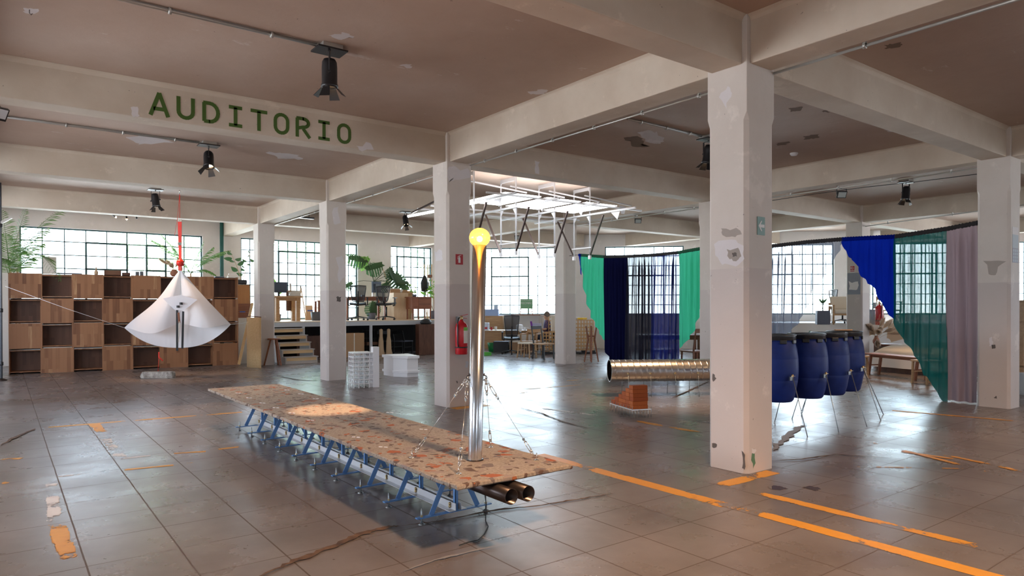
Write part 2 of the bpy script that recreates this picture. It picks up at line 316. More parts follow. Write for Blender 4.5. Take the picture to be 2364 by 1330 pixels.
# staves of mixed tone
def staves(name, a, b_, c_):
    m = mat(name, a, .5); n = N(m); v = n.obj(); x, y, z = n.sep(v); cb = n.n('ShaderNodeCombineXYZ'); rnd = n.n('ShaderNodeObjectInfo').outputs['Random']
    n.link(n.math('MULTIPLY_ADD', rnd, 7.3, z), cb.inputs[0]); n.link(n.math('ADD', n.math('ADD', x, y), n.math('MULTIPLY', rnd, 3)), cb.inputs[1])
    br = n.n('ShaderNodeTexBrick'); n.link(cb.outputs[0], br.inputs['Vector']); br.inputs['Scale'].default_value = 1; br.inputs['Brick Width'].default_value = .52; br.inputs['Row Height'].default_value = .072; br.inputs['Mortar Size'].default_value = .0006
    br.inputs['Color1'].default_value = (0, 0, 0, 1); br.inputs['Color2'].default_value = (1, 1, 1, 1); br.inputs['Mortar'].default_value = (.1, .1, .1, 1)
    f = n.math('ADD', n.math('MULTIPLY', br.outputs['Color'], .75), n.math('MULTIPLY', n.noise(n.mapping(v, (14, 14, 1.2)), 2, 5), .3))
    c = n.ramp(f, [(.1, a), (.5, b_), (.85, b_), (1, c_)]); n.col(c); return m
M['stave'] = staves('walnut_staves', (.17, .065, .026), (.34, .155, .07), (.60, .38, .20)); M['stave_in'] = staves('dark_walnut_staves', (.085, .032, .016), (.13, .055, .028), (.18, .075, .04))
# terrazzo slab
m = mat('terrazzo_slab', (.45, .34, .25), .75); n = N(m); p = n.obj()
dp = n.n('ShaderNodeVectorMath', operation='ADD'); nz = n.n('ShaderNodeTexNoise'); n.link(p, nz.inputs[0]); nz.inputs['Scale'].default_value = 18; nz.inputs['Detail'].default_value = 3; sc = n.n('ShaderNodeVectorMath', operation='SCALE'); n.link(nz.outputs['Color'], sc.inputs[0]); sc.inputs['Scale'].default_value = .045; n.link(p, dp.inputs[0]); n.link(sc.outputs[0], dp.inputs[1])
base = n.ramp(n.noise(p, 55, 8, .8), [(.36, (.27, .20, .15)), (.5, (.42, .34, .265)), (.66, (.55, .46, .37))])
def chunks(scale, lo, hi, edge, colr, seed):
    "angular shards: whole voronoi cells of a chosen random range, shrunk from their edges"
    global base
    q = n.mapping(dp.outputs[0], loc=(seed, seed*2, 0)); vv = []
    for ft in ('F1', 'DISTANCE_TO_EDGE'):
        v = n.n('ShaderNodeTexVoronoi', feature=ft, voronoi_dimensions='3D'); v.inputs['Scale'].default_value = scale; v.inputs['Randomness'].default_value = 1; n.link(q, v.inputs['Vector']); vv.append(v)
    r_ = n.sep(vv[0].outputs['Color'])[0]; k = n.math('MULTIPLY', n.math('MULTIPLY', n.math('GREATER_THAN', r_, lo), n.math('LESS_THAN', r_, hi)), n.math('GREATER_THAN', vv[1].outputs['Distance'], edge))
    base = n.mix(k, base, colr)
chunks(11, .70, .78, .05, (.22, .17, .15), 1.3); chunks(12, .915, .965, .04, (.44, .12, .04), 5.1); chunks(14, .0, .08, .04, (.38, .29, .24), 9.7); chunks(30, .86, .93, .03, (.15, .085, .06), 2.2); chunks(22, .3, .345, .05, (.15, .10, .08), 3.2); chunks(26, .1, .13, .05, (.45, .14, .05), 6.2)
n.col(base); n.bump(n.noise(p, 45, 8, .75), .010, 1); M['terrazzo'] = m
# ================================================================== THE BUILDING
HB, HC, CW = 3.67, 4.10, .423            # beam soffit, ceiling, column side
GX = [-1.08, 5.32, 11.72, 17.77, 24.0]; GY = [-1.45, 3.63, 8.73, 13.42, 18.07]
F0 = Vector((12.9, 21.95, 0)); FU = Vector((.725, -.689, 0)); FN = Vector((.689, .725, 0))   # oblique street front
WY, XL, XR, YB = 21.95, -4.3, 27.5, -6.3
def fac(t, z=0, off=0): return F0 + FU*t + FN*off + Vector((0, 0, z))
TEND = (27.5-12.9)/.725
YR = fac(TEND).y
# floor and ceiling
poly = [(XL, YB), (XR, YB), (XR, YR), (12.9, WY), (XL, WY)]
struct(MB().prism(poly, -.12, 0).build('floor', M['floor']), 'worn polished concrete tile floor with brown joints')
struct(MB().prism(poly, HC, HC+.15).build('ceiling', M['ceiling']), 'stained plaster ceiling between concrete beams')
# walls with openings
def wall(name, p0, u, L, opens, n, mat_, t=.28, label=None):
    p0 = Vector(p0); u = Vector(u); n = Vector(n); b = MB(); rot = Matrix((u, n, Vector((0, 0, 1)))).transposed()
    def seg(a, c, z0, z1):
        if c-a > .005 and z1-z0 > .005: b.box(p0+u*(a+c)/2+n*t/2+Vector((0, 0, (z0+z1)/2)), (c-a, t, z1-z0), rot=rot)
    x = 0
    for a, c, z0, z1 in sorted(opens):
        seg(x, a, 0, HC); seg(a, c, 0, z0); seg(a, c, z1, HC); x = c
    seg(x, L, 0, HC); return struct(b.build(name, mat_), label)
W1 = [(.39, 4.84, 1.12, 3.645), (5.94, 9.80, 1.12, 3.66), (11.06, 12.72, 1.12, 3.675)]
wall('wall_back', (XL, WY, 0), (1, 0, 0), 12.9-XL, [(a-XL, b-XL, z0, z1) for a, b, z0, z1 in W1], (0, 1, 0), M['wall'], label='white window wall behind the crate shelves and the office platform')
def tpx(x):
    d = ray(x, 709); A = Matrix(((FU.x, -d.x), (FU.y, -d.y))); return (A.inverted() @ Vector((-F0.x, -F0.y)))[0]
W2 = [(tpx(a), tpx(b), 1.22, 3.66) for a, b in ((1092, 1284), (1397, 1579), (1690, 1926), (2016, 2215), (2290, 2420))] + [(15.2, 18.6, 1.22, 3.66)]
wall('wall_front', F0, FU, TEND, W2, FN, M['wall'], label='white slanting street wall with steel windows')
W3 = [(XR-b, XR-a, 1.5, 2.3) for a, b in ((-1.5, .6), (6.6, 9), (12.4, 15), (18.6, 23))]
wall('wall_near', (XR, YB, 0), (-1, 0, 0), XR-XL, W3, (0, -1, 0), M['wall'])
W4 = [(6.5, 9, 1.5, 2.2), (12.5, 17, 1.1, 3.0), (19, 23, 1.1, 3.3)]
wall('wall_left', (XL, YB, 0), (0, 1, 0), WY-YB, W4, (-1, 0, 0), M['wall'])
wall('wall_right', (XR, YR, 0), (0, -1, 0), YR-YB, [(2, 6, 1, 3.4), (8, 12, 1, 3.4)], (1, 0, 0), M['wall'])
# steel windows
wn_ = [0]
def window(p0, u, n, a, b, z0, z1, heavy=None, px=.29, label=None, op=None):
    wn_[0] += 1; p0 = Vector(p0); u = Vector(u); n = Vector(n); rot = Matrix((u, n, Vector((0, 0, 1)))).transposed(); mb = MB(); L = b-a
    def q(x, z, w_, h_, d_=.03): mb.box(p0+u*x+n*.1+Vector((0, 0, z)), (w_, d_, h_), rot=rot)
    for x in (a+.02, b-.02): q(x, (z0+z1)/2, .04, z1-z0, .05)
    for z in (z0+.02, z1-.02): q((a+b)/2, z, L, .04, .05)
    k = max(1, round(L/px))
    for i in range(1, k): q(a+L*i/k, (z0+z1)/2, .026, z1-z0)
    rows = round((z1-z0)/.35)
    for i in range(1, rows): q((a+b)/2, z1-(z1-z0)*i/rows, L, .026)
    if op:
        for i0, i1 in op:
            xa, xb = a+L*i0/k, a+L*i1/k; za, zb = z1-(z1-z0)/rows, z1-3*(z1-z0)/rows
            for x in (xa, xb): q(x, (za+z0)/2, .05, za-z0+.0, .05)
            for z in (za, zb): q((xa+xb)/2, z, xb-xa, .05, .05)
    o = struct(mb.build('window_%d' % wn_[0], M['window_steel']), label)
    g = MB().box(p0+u*(a+b)/2+n*.1+Vector((0, 0, (z0+z1)/2)), (L-.02, .006, z1-z0-.02), rot=rot).build('pane', M['glass'], o)
    portal(p0+u*(a+b)/2+n*.34+Vector((0, 0, (z0+z1)/2)), -n, L, z1-z0)
window((0, WY, 0), (1, 0, 0), (0, 1, 0), *W1[0], px=.50, label='wide steel window behind the crate shelves', op=[(3, 5), (6, 7)])
window((0, WY, 0), (1, 0, 0), (0, 1, 0), *W1[1], label='steel grid window over the platform work table', op=[(4, 9)])
window((0, WY, 0), (1, 0, 0), (0, 1, 0), *W1[2], px=.277, label='steel grid window behind the tall monstera', op=[(1, 5)])
for w_ in W2: window(F0, FU, FN, *w_, px=.33, op=[(2, 6)] if w_[1]-w_[0] > 2 else None, label='steel grid window in the slanting street wall')
for w_ in W3: portal((XR-(w_[0]+w_[1])/2, YB-.3, 1.85), (0, 1, 0), w_[1]-w_[0], 1.1)
for w_ in W4: portal((XL-.3, YB+(w_[0]+w_[1])/2, 2.2), (1, 0, 0), w_[1]-w_[0], 2.2)
for a, b in ((2, 6), (8, 12)): portal((XR+.3, YR-(a+b)/2, 2.2), (-1, 0, 0), b-a, 2.4)

def inside(x, y): return (Vector((x, y, 0))-F0).dot(FN) < -.3
BW, bi = .325, (CW-.325)/2
def beam(a, b, along):
    "soffit box with a small plaster cove where it meets the ceiling"
    h = .05; prof = [(-BW/2, HB), (BW/2, HB), (BW/2, HC-h), (BW/2+.018, HC-.018), (BW/2+h, HC), (-BW/2-h, HC), (-BW/2-.018, HC-.018), (-BW/2, HC-h)]
    a = Vector(a); b = Vector(b); u = (b-a).normalized(); s = Vector((u.y, -u.x, 0)); k = len(prof)
    vs = [a+s*x+Vector((0, 0, z)) for x, z in prof]+[b+s*x+Vector((0, 0, z)) for x, z in prof]
    mb = MB().add(vs, [list(reversed(range(k))), list(range(k, 2*k))]+[(i, (i+1) % k, k+(i+1) % k, k+i) for i in range(k)])
    return struct(mb.build('beam', M['beam'], bevel=.012))
c2 = CW/2
for y in GY:      # beams running with x, one object per bay
    for i in range(len(GX)-1):
        x0, x1 = GX[i]+CW-.002, GX[i+1]+.002
        if not inside(GX[i]+CW, y): continue
        if not inside(x1, y+CW):
            k = (F0.x*FN.x+F0.y*FN.y-(y+c2)*FN.y)/FN.x; x1 = min(x1, k)
        beam((x0, y+c2, 0), (x1, y+c2, 0), 'x')
    beam((XL, y+c2, 0), (GX[0]+.002, y+c2, 0), 'x')
for x in GX:
    ys = GY+[WY]
    for i in range(len(ys)-1):
        y0, y1 = ys[i]+CW-.002, ys[i+1]+.002
        if not inside(x, ys[i]+CW): continue
        k = (F0.x*FN.x+F0.y*FN.y-(x+c2)*FN.x)/FN.y
        if x > 12.5: y1 = min(y1, k)
        beam((x+c2, y0, 0), (x+c2, y1, 0), 'y')
    beam((x+c2, YB, 0), (x+c2, GY[0]+.002, 0), 'y')
def column(x, y, label):
    c = .036; h = HB-.50; W = CW
    def octo(c): return [(c, 0), (W-c, 0), (W, c), (W, W-c), (W-c, W), (c, W), (0, W-c), (0, c)]
    mb = MB(); vs = []
    for z, cc in ((0, c), (h, c), (h+.07, .003), (HC, .003)): vs += [(px, py, z) for px, py in octo(cc)]
    mb.add(vs, [list(reversed(range(8)))]+[(k*8+i, k*8+(i+1) % 8, (k+1)*8+(i+1) % 8, (k+1)*8+i) for k in range(3) for i in range(8)])
    o = struct(mb.build('column', M['column'], bevel=.006), label); o.location = (x, y, 0); return o
names = {(1, 1): 'nearest square concrete column with chipped corner and arrow sign', (1, 2): 'square concrete column carrying the red fire extinguisher', (1, 3): 'square concrete column beside the white lattice tower model', (1, 4): 'square concrete column beside the wooden stool and stairs',
         (2, 1): 'square concrete column at the end of the mauve curtain', (2, 2): 'square concrete column partly hidden behind the arrow-sign column', (2, 3): 'square concrete column beside the wooden lattice crates', (3, 2): 'square concrete column with grey band and red notice by the bed'}
for i, x in enumerate(GX):
    for j, y in enumerate(GY):
        if not inside(x+CW, y+CW) or (i, j) == (2, 4): continue
        column(x, y, names.get((i, j)))
# floor paint, each stripe its own marking
_mz = [0]
def mark(x0, y0, x1, y1, mt='yellow', ang=None):
    _mz[0] += .00012; mb = MB(); mb.bb((x0, y0, .0002), (x1, y1, .0006+_mz[0])); return struct(mb.build('floor_marking', M[mt]))
def stripe(pts, w, mt='yellow_thin', z=.001):
    for a, b in zip(pts, pts[1:]):
        a = Vector(a); b = Vector(b); d = (b-a); L = d.length; _mz[0] += .00012; o = MB().bb((0, -w/2, 0), (L, w/2, .0003+_mz[0])).build('floor_marking', M[mt]); o.location = (a.x, a.y, .0003); o.rotation_euler = (0, 0, math.atan2(d.y, d.x)); struct(o)
mark(4.33, 1.0, 4.46, 3.15); mark(4.30, 3.15, 4.44, 5.4); mark(4.82, 1.6, 4.93, 3.47); mark(4.83, 3.48, 5.60, 3.62); mark(5.34, 8.50, 5.95, 8.71)
def fs(*px, w=.1, mt='yellow_thin'): stripe([fl(*q) for q in px], w, mt)
c3 = lambda x, y: (x/3.411, 940+y/3.411)
fs(c3(0, 187), c3(300, 168), w=.07); fs(c3(380, 160), c3(1000, 110), c3(1905, 40), w=.075, mt='yellow')
fs(c3(740, 130), c3(805, 200), w=.13, mt='yellow'); fs(c3(820, 235), c3(960, 410), w=.12, mt='white_paint'); fs(c3(925, 410), c3(1225, 378), w=.06, mt='white_paint')
fs(c3(385, 555), c3(830, 512), w=.05, mt='white_paint'); fs(c3(975, 495), c3(1370, 457), w=.06, mt='yellow'); fs(c3(1340, 368), c3(1620, 350), w=.05, mt='yellow'); fs(c3(1720, 333), c3(1900, 312), w=.06, mt='yellow'); fs(c3(1430, 448), c3(1680, 420), w=.04)
fs(c3(400, 570), c3(430, 900), w=.1, mt='white_paint'); fs(c3(440, 900), c3(570, 1250), w=.12); fs(c3(0, 605), c3(70, 590), w=.09); fs(c3(0, 412), c3(170, 405), w=.07)
fs((1215, 938), (1440, 968), w=.09, mt='white_paint'); fs((1445, 968), (1641, 1003), w=.10, mt='yellow_thin'); fs((1080, 935), (1240, 900), w=.05)
fs((1300, 880), (1410, 872), w=.06); fs((1200, 900), (1400, 884), w=.05)
fs((2060, 948), (2364, 974), w=.07, mt='yellow'); fs((2060, 1040), (2200, 1060), w=.07); fs((2180, 1050), (2364, 1090), w=.08); fs((1840, 1075), (2340, 1085), w=.03)
fs((1970, 1012), (2364, 1110), w=.07)
# cracks
def crack(pts, w, mt='crack', n=8, jit=.4):
    pts = [fl(*p) for p in pts]; mb = MB(); path = []
    for a, b in zip(pts, pts[1:]):
        for i in range(n): path.append(a.lerp(b, i/n))
    path.append(pts[-1]); vs = []
    for i, p in enumerate(path):
        d = (path[min(i+1, len(path)-1)]-path[max(i-1, 0)]).normalized(); s = Vector((-d.y, d.x, 0)); e = math.sin(PI*min(1, max(.02, i/(len(path)-1))))**.5
        k = w*e*(1+jit*(random.random()*2-1))/2; o = s*(random.random()-.5)*w*.5
        vs += [p+s*k+o+Vector((0, 0, .0065)), p-s*k+o+Vector((0, 0, .0065))]
    mb.add(vs, [(2*i, 2*i+1, 2*i+3, 2*i+2) for i in range(len(path)-1)]); return struct(mb.build('floor_crack', M[mt]))
crack([(590, 1335), (680, 1297), (770, 1262), (840, 1232), (895, 1219), (926, 1216)], .055)
crack([(926, 1216), (1010, 1206), (1140, 1180), (1250, 1168), (1330, 1155), (1420, 1140)], .03)
crack([(930, 1322), (1000, 1296), (1100, 1272), (1180, 1257)], .02, 'scuff'); crack([(1190, 940), (1250, 955), (1300, 975), (1360, 990)], .03)
crack([(1783, 1065), (1850, 1062), (1930, 1050), (2060, 1060)], .03); crack([(1783, 1040), (1800, 1025), (1840, 990), (1860, 982)], .09, 'scuff'); crack([(1550, 920), (1600, 898), (1640, 880)], .05)
crack([(0, 1030), (40, 1008), (85, 990)], .05, n=5); crack([(640, 868), (690, 878), (735, 880)], .05)

# AUDITORIO, painted on the beam in single strokes
def word():
    X0, PIT, H, Wd, T = 1.375, .2815, .262, .20, .043; zb = 3.715; yf = GY[2]+bi-.0036
    t2 = T/2; rnd = lambda cx, cz, rx, rz, a0, a1, k=10: [(cx+rx*math.cos(R(a0+(a1-a0)*i/k)), cz+rz*math.sin(R(a0+(a1-a0)*i/k))) for i in range(k+1)]
    w, h = Wd, H
    O_ = rnd(w/2, h-w*.5+t2*.3, w/2-t2, w*.5-t2, 0, 180)+rnd(w/2, w*.5-t2*.3, w/2-t2, w*.5-t2, 180, 360); O_.append(O_[0])
    G = {'A': [[(0+t2*.4, 0), (w/2, h), (w-t2*.4, 0)], [(w*.2, h*.3), (w*.8, h*.3)]],
         'U': [[(t2, h)]+rnd(w/2, w*.48, w/2-t2, w*.48-t2, 180, 360)+[(w-t2, h)]],
         'D': [[(t2, t2), (w*.42, t2)]+rnd(w*.42, h*.5, w*.58-t2, h*.5-t2, -90, 90)+[(t2, h-t2), (t2, t2)]],
         'I': [[(w/2, t2), (w/2, h-t2)], [(w*.12, t2), (w*.88, t2)], [(w*.12, h-t2), (w*.88, h-t2)]],
         'T': [[(w/2, 0), (w/2, h-t2)], [(0, h-t2), (w, h-t2)]], 'O': [O_],
         'R': [[(t2, 0), (t2, h-t2), (w*.5, h-t2)]+rnd(w*.5, h*.71, w*.46-t2, h*.29-t2, 90, -90)+[(t2, h*.42)], [(w*.5, h*.42), (w-t2*.6, 0)]]}
    root = thing('painted_word', 'green painted word AUDITORIO on the side of the ceiling beam', 'sign')
    for k, chx in enumerate('AUDITORIO'):
        mb = MB()
        for st in G[chx]:
            for q, (a, b) in enumerate(zip(st, st[1:])):
                a = Vector((X0+PIT*k+a[0], yf-.0004*(q % 2), zb+a[1])); b = Vector((X0+PIT*k+b[0], yf-.0004*(q % 2), zb+b[1])); d = (b-a).normalized()*T*.22
                if len(st) == 2 or q in (0, len(st)-2): d = d*.2
                mb.bar(a-d, b+d, .003, T, up=Vector((0, 1, 0)).cross(b-a).normalized())
        mb.build('letter', M['green_paint'], root)
word()
# conduits on soffits and ceiling
def conduit(name, pts, r, label, clips=0):
    root = thing(name, label, 'pipe'); MB().tube(pts, r, 8).build('pipe_run', M['conduit'], root)
    for k in range(clips):
        a, b = Vector(pts[0]), Vector(pts[1]); p = a.lerp(b, (k+.5)/clips); d = (b-a).normalized(); MB().lathe([(r*1.1, -.012), (r*1.9, -.012), (r*1.9, .012), (r*1.1, .012)], p, 8, axis=d).bb(p+Vector((-.012, -.012, 0)), p+Vector((.012, .012, HC-p.z if p.z > 4 else .05))).build('clip', M['conduit'], root)
    return root
xb = 5.32+CW-.02
conduit('conduit', [(xb, 3.66+.42, HB-.02), (xb, 8.72, HB-.02)], .011, 'thin grey conduit under the beam between the arrow-sign and extinguisher columns', 6)
conduit('conduit', [(xb, -3, HB-.02), (xb, 3.62, HB-.02)], .013, 'grey conduit under the beam running off the top right corner', 4)
conduit('conduit', [(xb, 9.16, HB-.02), (xb, 13.4, HB-.02)], .011, 'grey conduit under the beam beside the extinguisher column, towards the tower model', 5)
conduit('conduit', [(xb, 13.86, HB-.02), (xb, 18.05, HB-.02)], .012, 'pale conduit under the beam next to the stool column', 5)
conduit('conduit', [(12.16, 4.1, HB-.03), (12.16, 8.72, HB-.03)], .011, 'grey conduit above the teal and blue curtains', 5)
conduit('conduit', [(12.16, 9.2, HB-.03), (12.16, 13.4, HB-.03)], .011, 'grey conduit above the green and navy curtains', 5)
conduit('conduit', [(-1, 6.55, HC-.02), (2.5, 6.55, HC-.02)], .017, 'brass-tinted conduit leading to the largest ceiling spotlight', 4)
conduit('conduit', [(-1, 11.5, HC-.02), (2.5, 11.5, HC-.02)], .018, 'double conduit leading to the spotlight beyond the painted beam', 5)
conduit('conduit', [(6.9, 6.59, HC-.02), (8.5, 6.59, HC-.02)], .018, 'conduit leading to the spotlight half hidden by the arrow-sign column', 3)
conduit('conduit', [(16.5, 4.0, HB-.1), (18.0, 8.9, HB-.1)], .012, 'thin pipe below the beam beyond the curtains', 3)
for z_, pts in (('a', [(1783, 463), (1880, 448), (2000, 432), (2130, 418), (2257, 402)]), ('b', [(1288, 520), (1400, 500), (1500, 487), (1616, 478)])):
    MBp = MB().tube([at(*q, 'x', 12.23) for q in pts], .006, 5).build('cable', M['rubber']); tag(MBp, 'black cable drooping under the beam above the %s curtains' % ('teal' if z_ == 'a' else 'navy'), 'cable')
MBp = MB().tube([(5.3, 21.7, z) for z in (0, HC)], .055, 12).build('drain_pipe', M['green_steel']); tag(MBp, 'dark green vertical pipe against the window wall behind the crates', 'pipe'); MBp.location.x = .02
# ================================================================== EXHIBITS
V = Vector
# ---- long terrazzo table on blue trusses
SX0, SX1, SY0, SY1, SZ0, SZ1 = 2.155, 3.07, 3.43, 9.53, .411, .441
root = thing('terrazzo_table', 'long low terrazzo slab on a row of blue steel trusses, chimney-like pole through it', 'table', (2.6, 6.4, 0))
L0 = V((2.6, 6.4, 0))
def ragged(x0, y0, x1, y1, st=.035, a=.006):
    pts = []; cs = [(x0, y0), (x1, y0), (x1, y1), (x0, y1)]
    for i in range(4):
        p, q = V((*cs[i], 0)), V((*cs[(i+1) % 4], 0)); k = max(2, int((q-p).length/st)); d = (q-p).normalized(); nn = V((-d.y, d.x, 0))
        for j in range(k):
            w_ = p.lerp(q, j/k)+nn*(random.random()*a+a*.6*math.sin(j*.35+i)); pts.append((w_.x, w_.y))
    return pts
mb = MB(); pts = ragged(SX0, SY0, SX1, SY1); pts = [(a-2.6, b-6.4) for a, b in pts]; n_ = len(pts); rings = []
for z, ins in ((SZ0, .006), (SZ0+.008, -.001), (SZ1-.005, 0), (SZ1, .006)):
    rings.append([(x*(1-ins/.5)+random.uniform(-.0015, .0015), y*(1-ins/3.1)+random.uniform(-.0015, .0015), z) for x, y in pts])
vs = sum(rings, []); fs_ = [list(reversed(range(n_))), [3*n_+i for i in range(n_)]]+[(k*n_+i, k*n_+(i+1) % n_, (k+1)*n_+(i+1) % n_, (k+1)*n_+i) for k in range(3) for i in range(n_)]
mb.add(vs, fs_); slab = mb.build('slab', M['terrazzo'], root)
# little paired steel ties set flush in the slab
def tie(x, y, a=.5):
    mb = MB(); d = V((math.cos(a), math.sin(a), 0))*.028; p = V((x, y, SZ1+.003))-L0
    mb.bar(p-d*1.3, p-d*.25, .012, .004).bar(p+d*.25, p+d*1.3, .012, .004).build('tie_plate', M['white'], slab)
for x, y in ((663, 901), (695, 910), (729, 921), (637, 942), (606, 931), (575, 919), (674, 954), (717, 971), (900, 953), (978, 992), (822, 1010), (885, 1033), (550, 908)):
    q = fl(x, y, SZ1)
    tie(q.x, q.y, 2.2)
frame_z = .048
def truss(y, k):
    t = MB(); c = V((2.585, y, 0))-L0
    t.bb(c+V((-.31, -.018, frame_z-.004)), c+V((.31, .018, frame_z+.004)))
    o = t.build('cross_bar', M['blue_steel'], root)
    for s in (-1, 1):
        MB().bar(c+V((s*.195, -.002, frame_z+.004)), c+V((s*.018, -.002, SZ0-.003)), .004, .038, up=(1, 0, 0)).build('diagonal_brace', M['blue_steel'], root)
        x = c.x+s*.268; q = V((x, c.y, 0))
        lg = MB().tube([q+V((0, 0, .006)), q+V((0, 0, .112))], .0052, 8).build('levelling_leg', M['zinc'], root)
        MB().lathe([(.024, 0), (.024, .004), (.014, .009), (.008, .014)], q, 16).build('foot_pad', M['zinc'], lg)
        MB().lathe([(.010, -.006), (.010, .008)], q+V((0, 0, frame_z+.010)), 6, smooth=False).build('nut', M['brass'], lg)
    MB().bb(c+V((-.0125, -.026, frame_z+.004)), c+V((.0125, -.022, SZ0-.001))).bb(c+V((-.0125, -.026, frame_z+.004)), c+V((-.0085, .0, SZ0-.001))).build('upright', M['blue_steel'], root)
    MB().bb(c+V((-.065, -.04, SZ0-.006)), c+V((.065, .04, SZ0-.001))).build('top_plate', M['blue_steel'], root)
ys = [4.15+.5*k for k in range(10)]
for k, y in enumerate(ys): truss(y, k)
for k, (dx, s) in enumerate(((-.022, -1), (.022, 1))):
    a = V((2.585+dx, 4.10, .088))-L0; b = V((2.585+dx, 8.70, .088))-L0
    MB().bar(a, b, .0035, .05).bar(a+V((s*.025, 0, -.025)), b+V((s*.025, 0, -.025)), .05, .0035).build('angle_rail', M['alu_dull'], root)
    for y in ys:
        for dz in (.012, -.008): MB().lathe([(.011, -.006), (.011, .012), (.006, .016)], V((2.585+dx+s*.001, y+.02, .088+dz))-L0, 6, axis=(s, 0, 0)).build('bolt', M['brass'], root)
# ---- two steel tubes under its near end
for k, x in enumerate((2.505, 2.655)):
    D = .098; z = SZ0-.010-D/2; L = .72; q = at(1181+39*k, 1147-7*k, 'z', z); y0 = q.y; mb = MB(); n = 32; r0, r1 = D/2, D/2-.003
    pr_ = [(r1, L), (r1, 0), (r0, 0), (r0, L), (r1, L)]; mb.lathe(pr_, (0, 0, 0), n, axis=(0, 1, 0), cap=False)
    o = mb.build('steel_tube', M['dark_steel']); o.location = (q.x, y0, z)
    tag(o, ('left' if k == 0 else 'right')+' of two dark steel tubes poking out under the terrazzo slab', 'tube', 'dark tubes under the slab')
# ---- steel pole with amber lamp, guy wires
pb = fl(1096.5, 1062, SZ1); dd = (pb-EYE).dot(FW); pt = at(1107, 566, 'd', dd); pr0 = 16.2*dd/F
root = thing('lamp_pole', 'tall brushed steel pole with a glowing amber globe, guyed to the slab', 'lamp', pb)
ax = (pt-pb); LP_ = ax.length; axn = ax.normalized()
MB().lathe([(pr0, .003), (pr0, LP_), (pr0-.003, LP_), (pr0-.003, LP_-.1)], (0, 0, 0), 48, axis=axn, cap=False).build('pole', M['steel'], root)
MB().lathe([(pr0+.012, 0), (pr0+.012, .004), (pr0+.001, .006)], (0, 0, .001), 32).build('collar', M['dark_steel'], root)
gl = V(ax)+axn*.052; MB().sphere(gl, .072, 32, 20, .92).build('globe', M['amber'], root)
bo = MB().sphere(gl+V((0, 0, -.01)), .022, 16, 10).build('bulb', M['bulb'], root)
l = bpy.data.lights.new('globe_glow', 'POINT'); l.energy = 7; l.color = (1, .52, .2); l.shadow_soft_size = .06; lo = bpy.data.objects.new('globe_glow', l); C.objects.link(lo); lo.location = gl+V((0, 0, .0)); lo.parent = root
def ring(mb, c, r, t, nrm, n=14, m_=6, sx=1, up=None):
    nrm = V(nrm).normalized(); u = (V(up).normalized() if up is not None else nrm.orthogonal().normalized()); u = (u-nrm*u.dot(nrm)).normalized(); v = nrm.cross(u)
    mb.tube([V(c)+u*math.cos(2*PI*i/n)*r*sx+v*math.sin(2*PI*i/n)*r for i in range(n)], t, m_, closed=True)
eyes = [fl(930+x/4.75, 840+y/4.75, SZ1) for x, y in ((100, 1030), (612, 1208), (965, 918), (1467, 1058))]
eyes = [V((e.x, e.y, SZ1)) for e in eyes]
hk = at(1086, 872, 'd', dd); hz = hk.z-pb.z
for k, e in enumerate(eyes):
    side = V((-1, 0, 0)) if k < 2 else V((1, 0, 0)); side = RT*(-1 if k < 2 else 1)
    top = pb+axn*hz+side*(pr0+.012)+V((0, 0, -.005 if k % 2 else .005))-FW*.01*(1 if k in (1, 3) else -1)
    g_ = thing('guy_wire', ['wire stay on the table at the pole, leaning furthest left', 'wire stay on the table, in front left of the pole', 'wire stay on the table, behind the pole', 'wire stay on the table, leaning right of the pole'][k], 'wire', e, 0, 'wire stays of the lamp pole')
    g_.location = e; d = (top-e); L = d.length; dn = d.normalized()
    eb = MB(); ring(eb, V((0, 0, .030)), .019, .0032, RT, 16); eb.lathe([(.018, 0), (.018, .003), (.006, .004), (.006, .012)], (0, 0, .0), 12); eb.build('eye_bolt', M['chain'], g_)
    def turnb(c, L2, nm):
        t = MB(); s = dn.cross(RT).normalized() if abs(dn.dot(RT)) < .9 else dn.cross(V((0, 0, 1))).normalized(); s = dn.cross(FW).normalized()
        for sg in (-1, 1): t.tube([c+s*.007*sg-dn*L2/2, c+s*.0085*sg, c+s*.007*sg+dn*L2/2], .0028, 6)
        for sg in (-1, 1): t.tube([c+dn*sg*(L2/2-.006), c+dn*sg*(L2/2+.010)], .0055, 8); ring(t, c+dn*sg*(L2/2+.018), .0085, .0022, FW, 10)
        return t.build(nm, M['chain'], g_)
    turnb(dn*.115, .075, 'turnbuckle'); turnb(dn*(L-.10), .07, 'turnbuckle')
    lk = MB()
    for i, tt in enumerate((.052, .066)): ring(lk, dn*tt, .010, .0022, FW if i % 2 else FW.cross(dn), 10, sx=1.5, up=dn)
    lk.build('chain_link', M['chain'], g_)
    lk = MB()
    for i in range(3): ring(lk, dn*(L-.012-.016*i), .009, .0022, FW if i % 2 else FW.cross(dn), 10, sx=1.5, up=dn)
    lk.build('chain_link', M['chain'], g_)
    MB().tube([dn*.16, dn*(L-.145)], .0017, 6).build('cable', M['chain'], g_)
    for tt in (.172, L-.165): MB().box(dn*tt, (.011, .008, .016)).build('clamp', M['zinc'], g_)
for s in (-1, 1):
    mb = MB(); ring(mb, RT*s*(pr0+.006)+axn*(hz+.0), .016, .004, RT.cross(V((0, 0, 1))), 14); mb.lathe([(.010, -.006), (.010, .008)], RT*s*(pr0-.001)+axn*(hz+.022), 10, axis=RT*s); mb.build('shackle', M['dark_steel'], root)
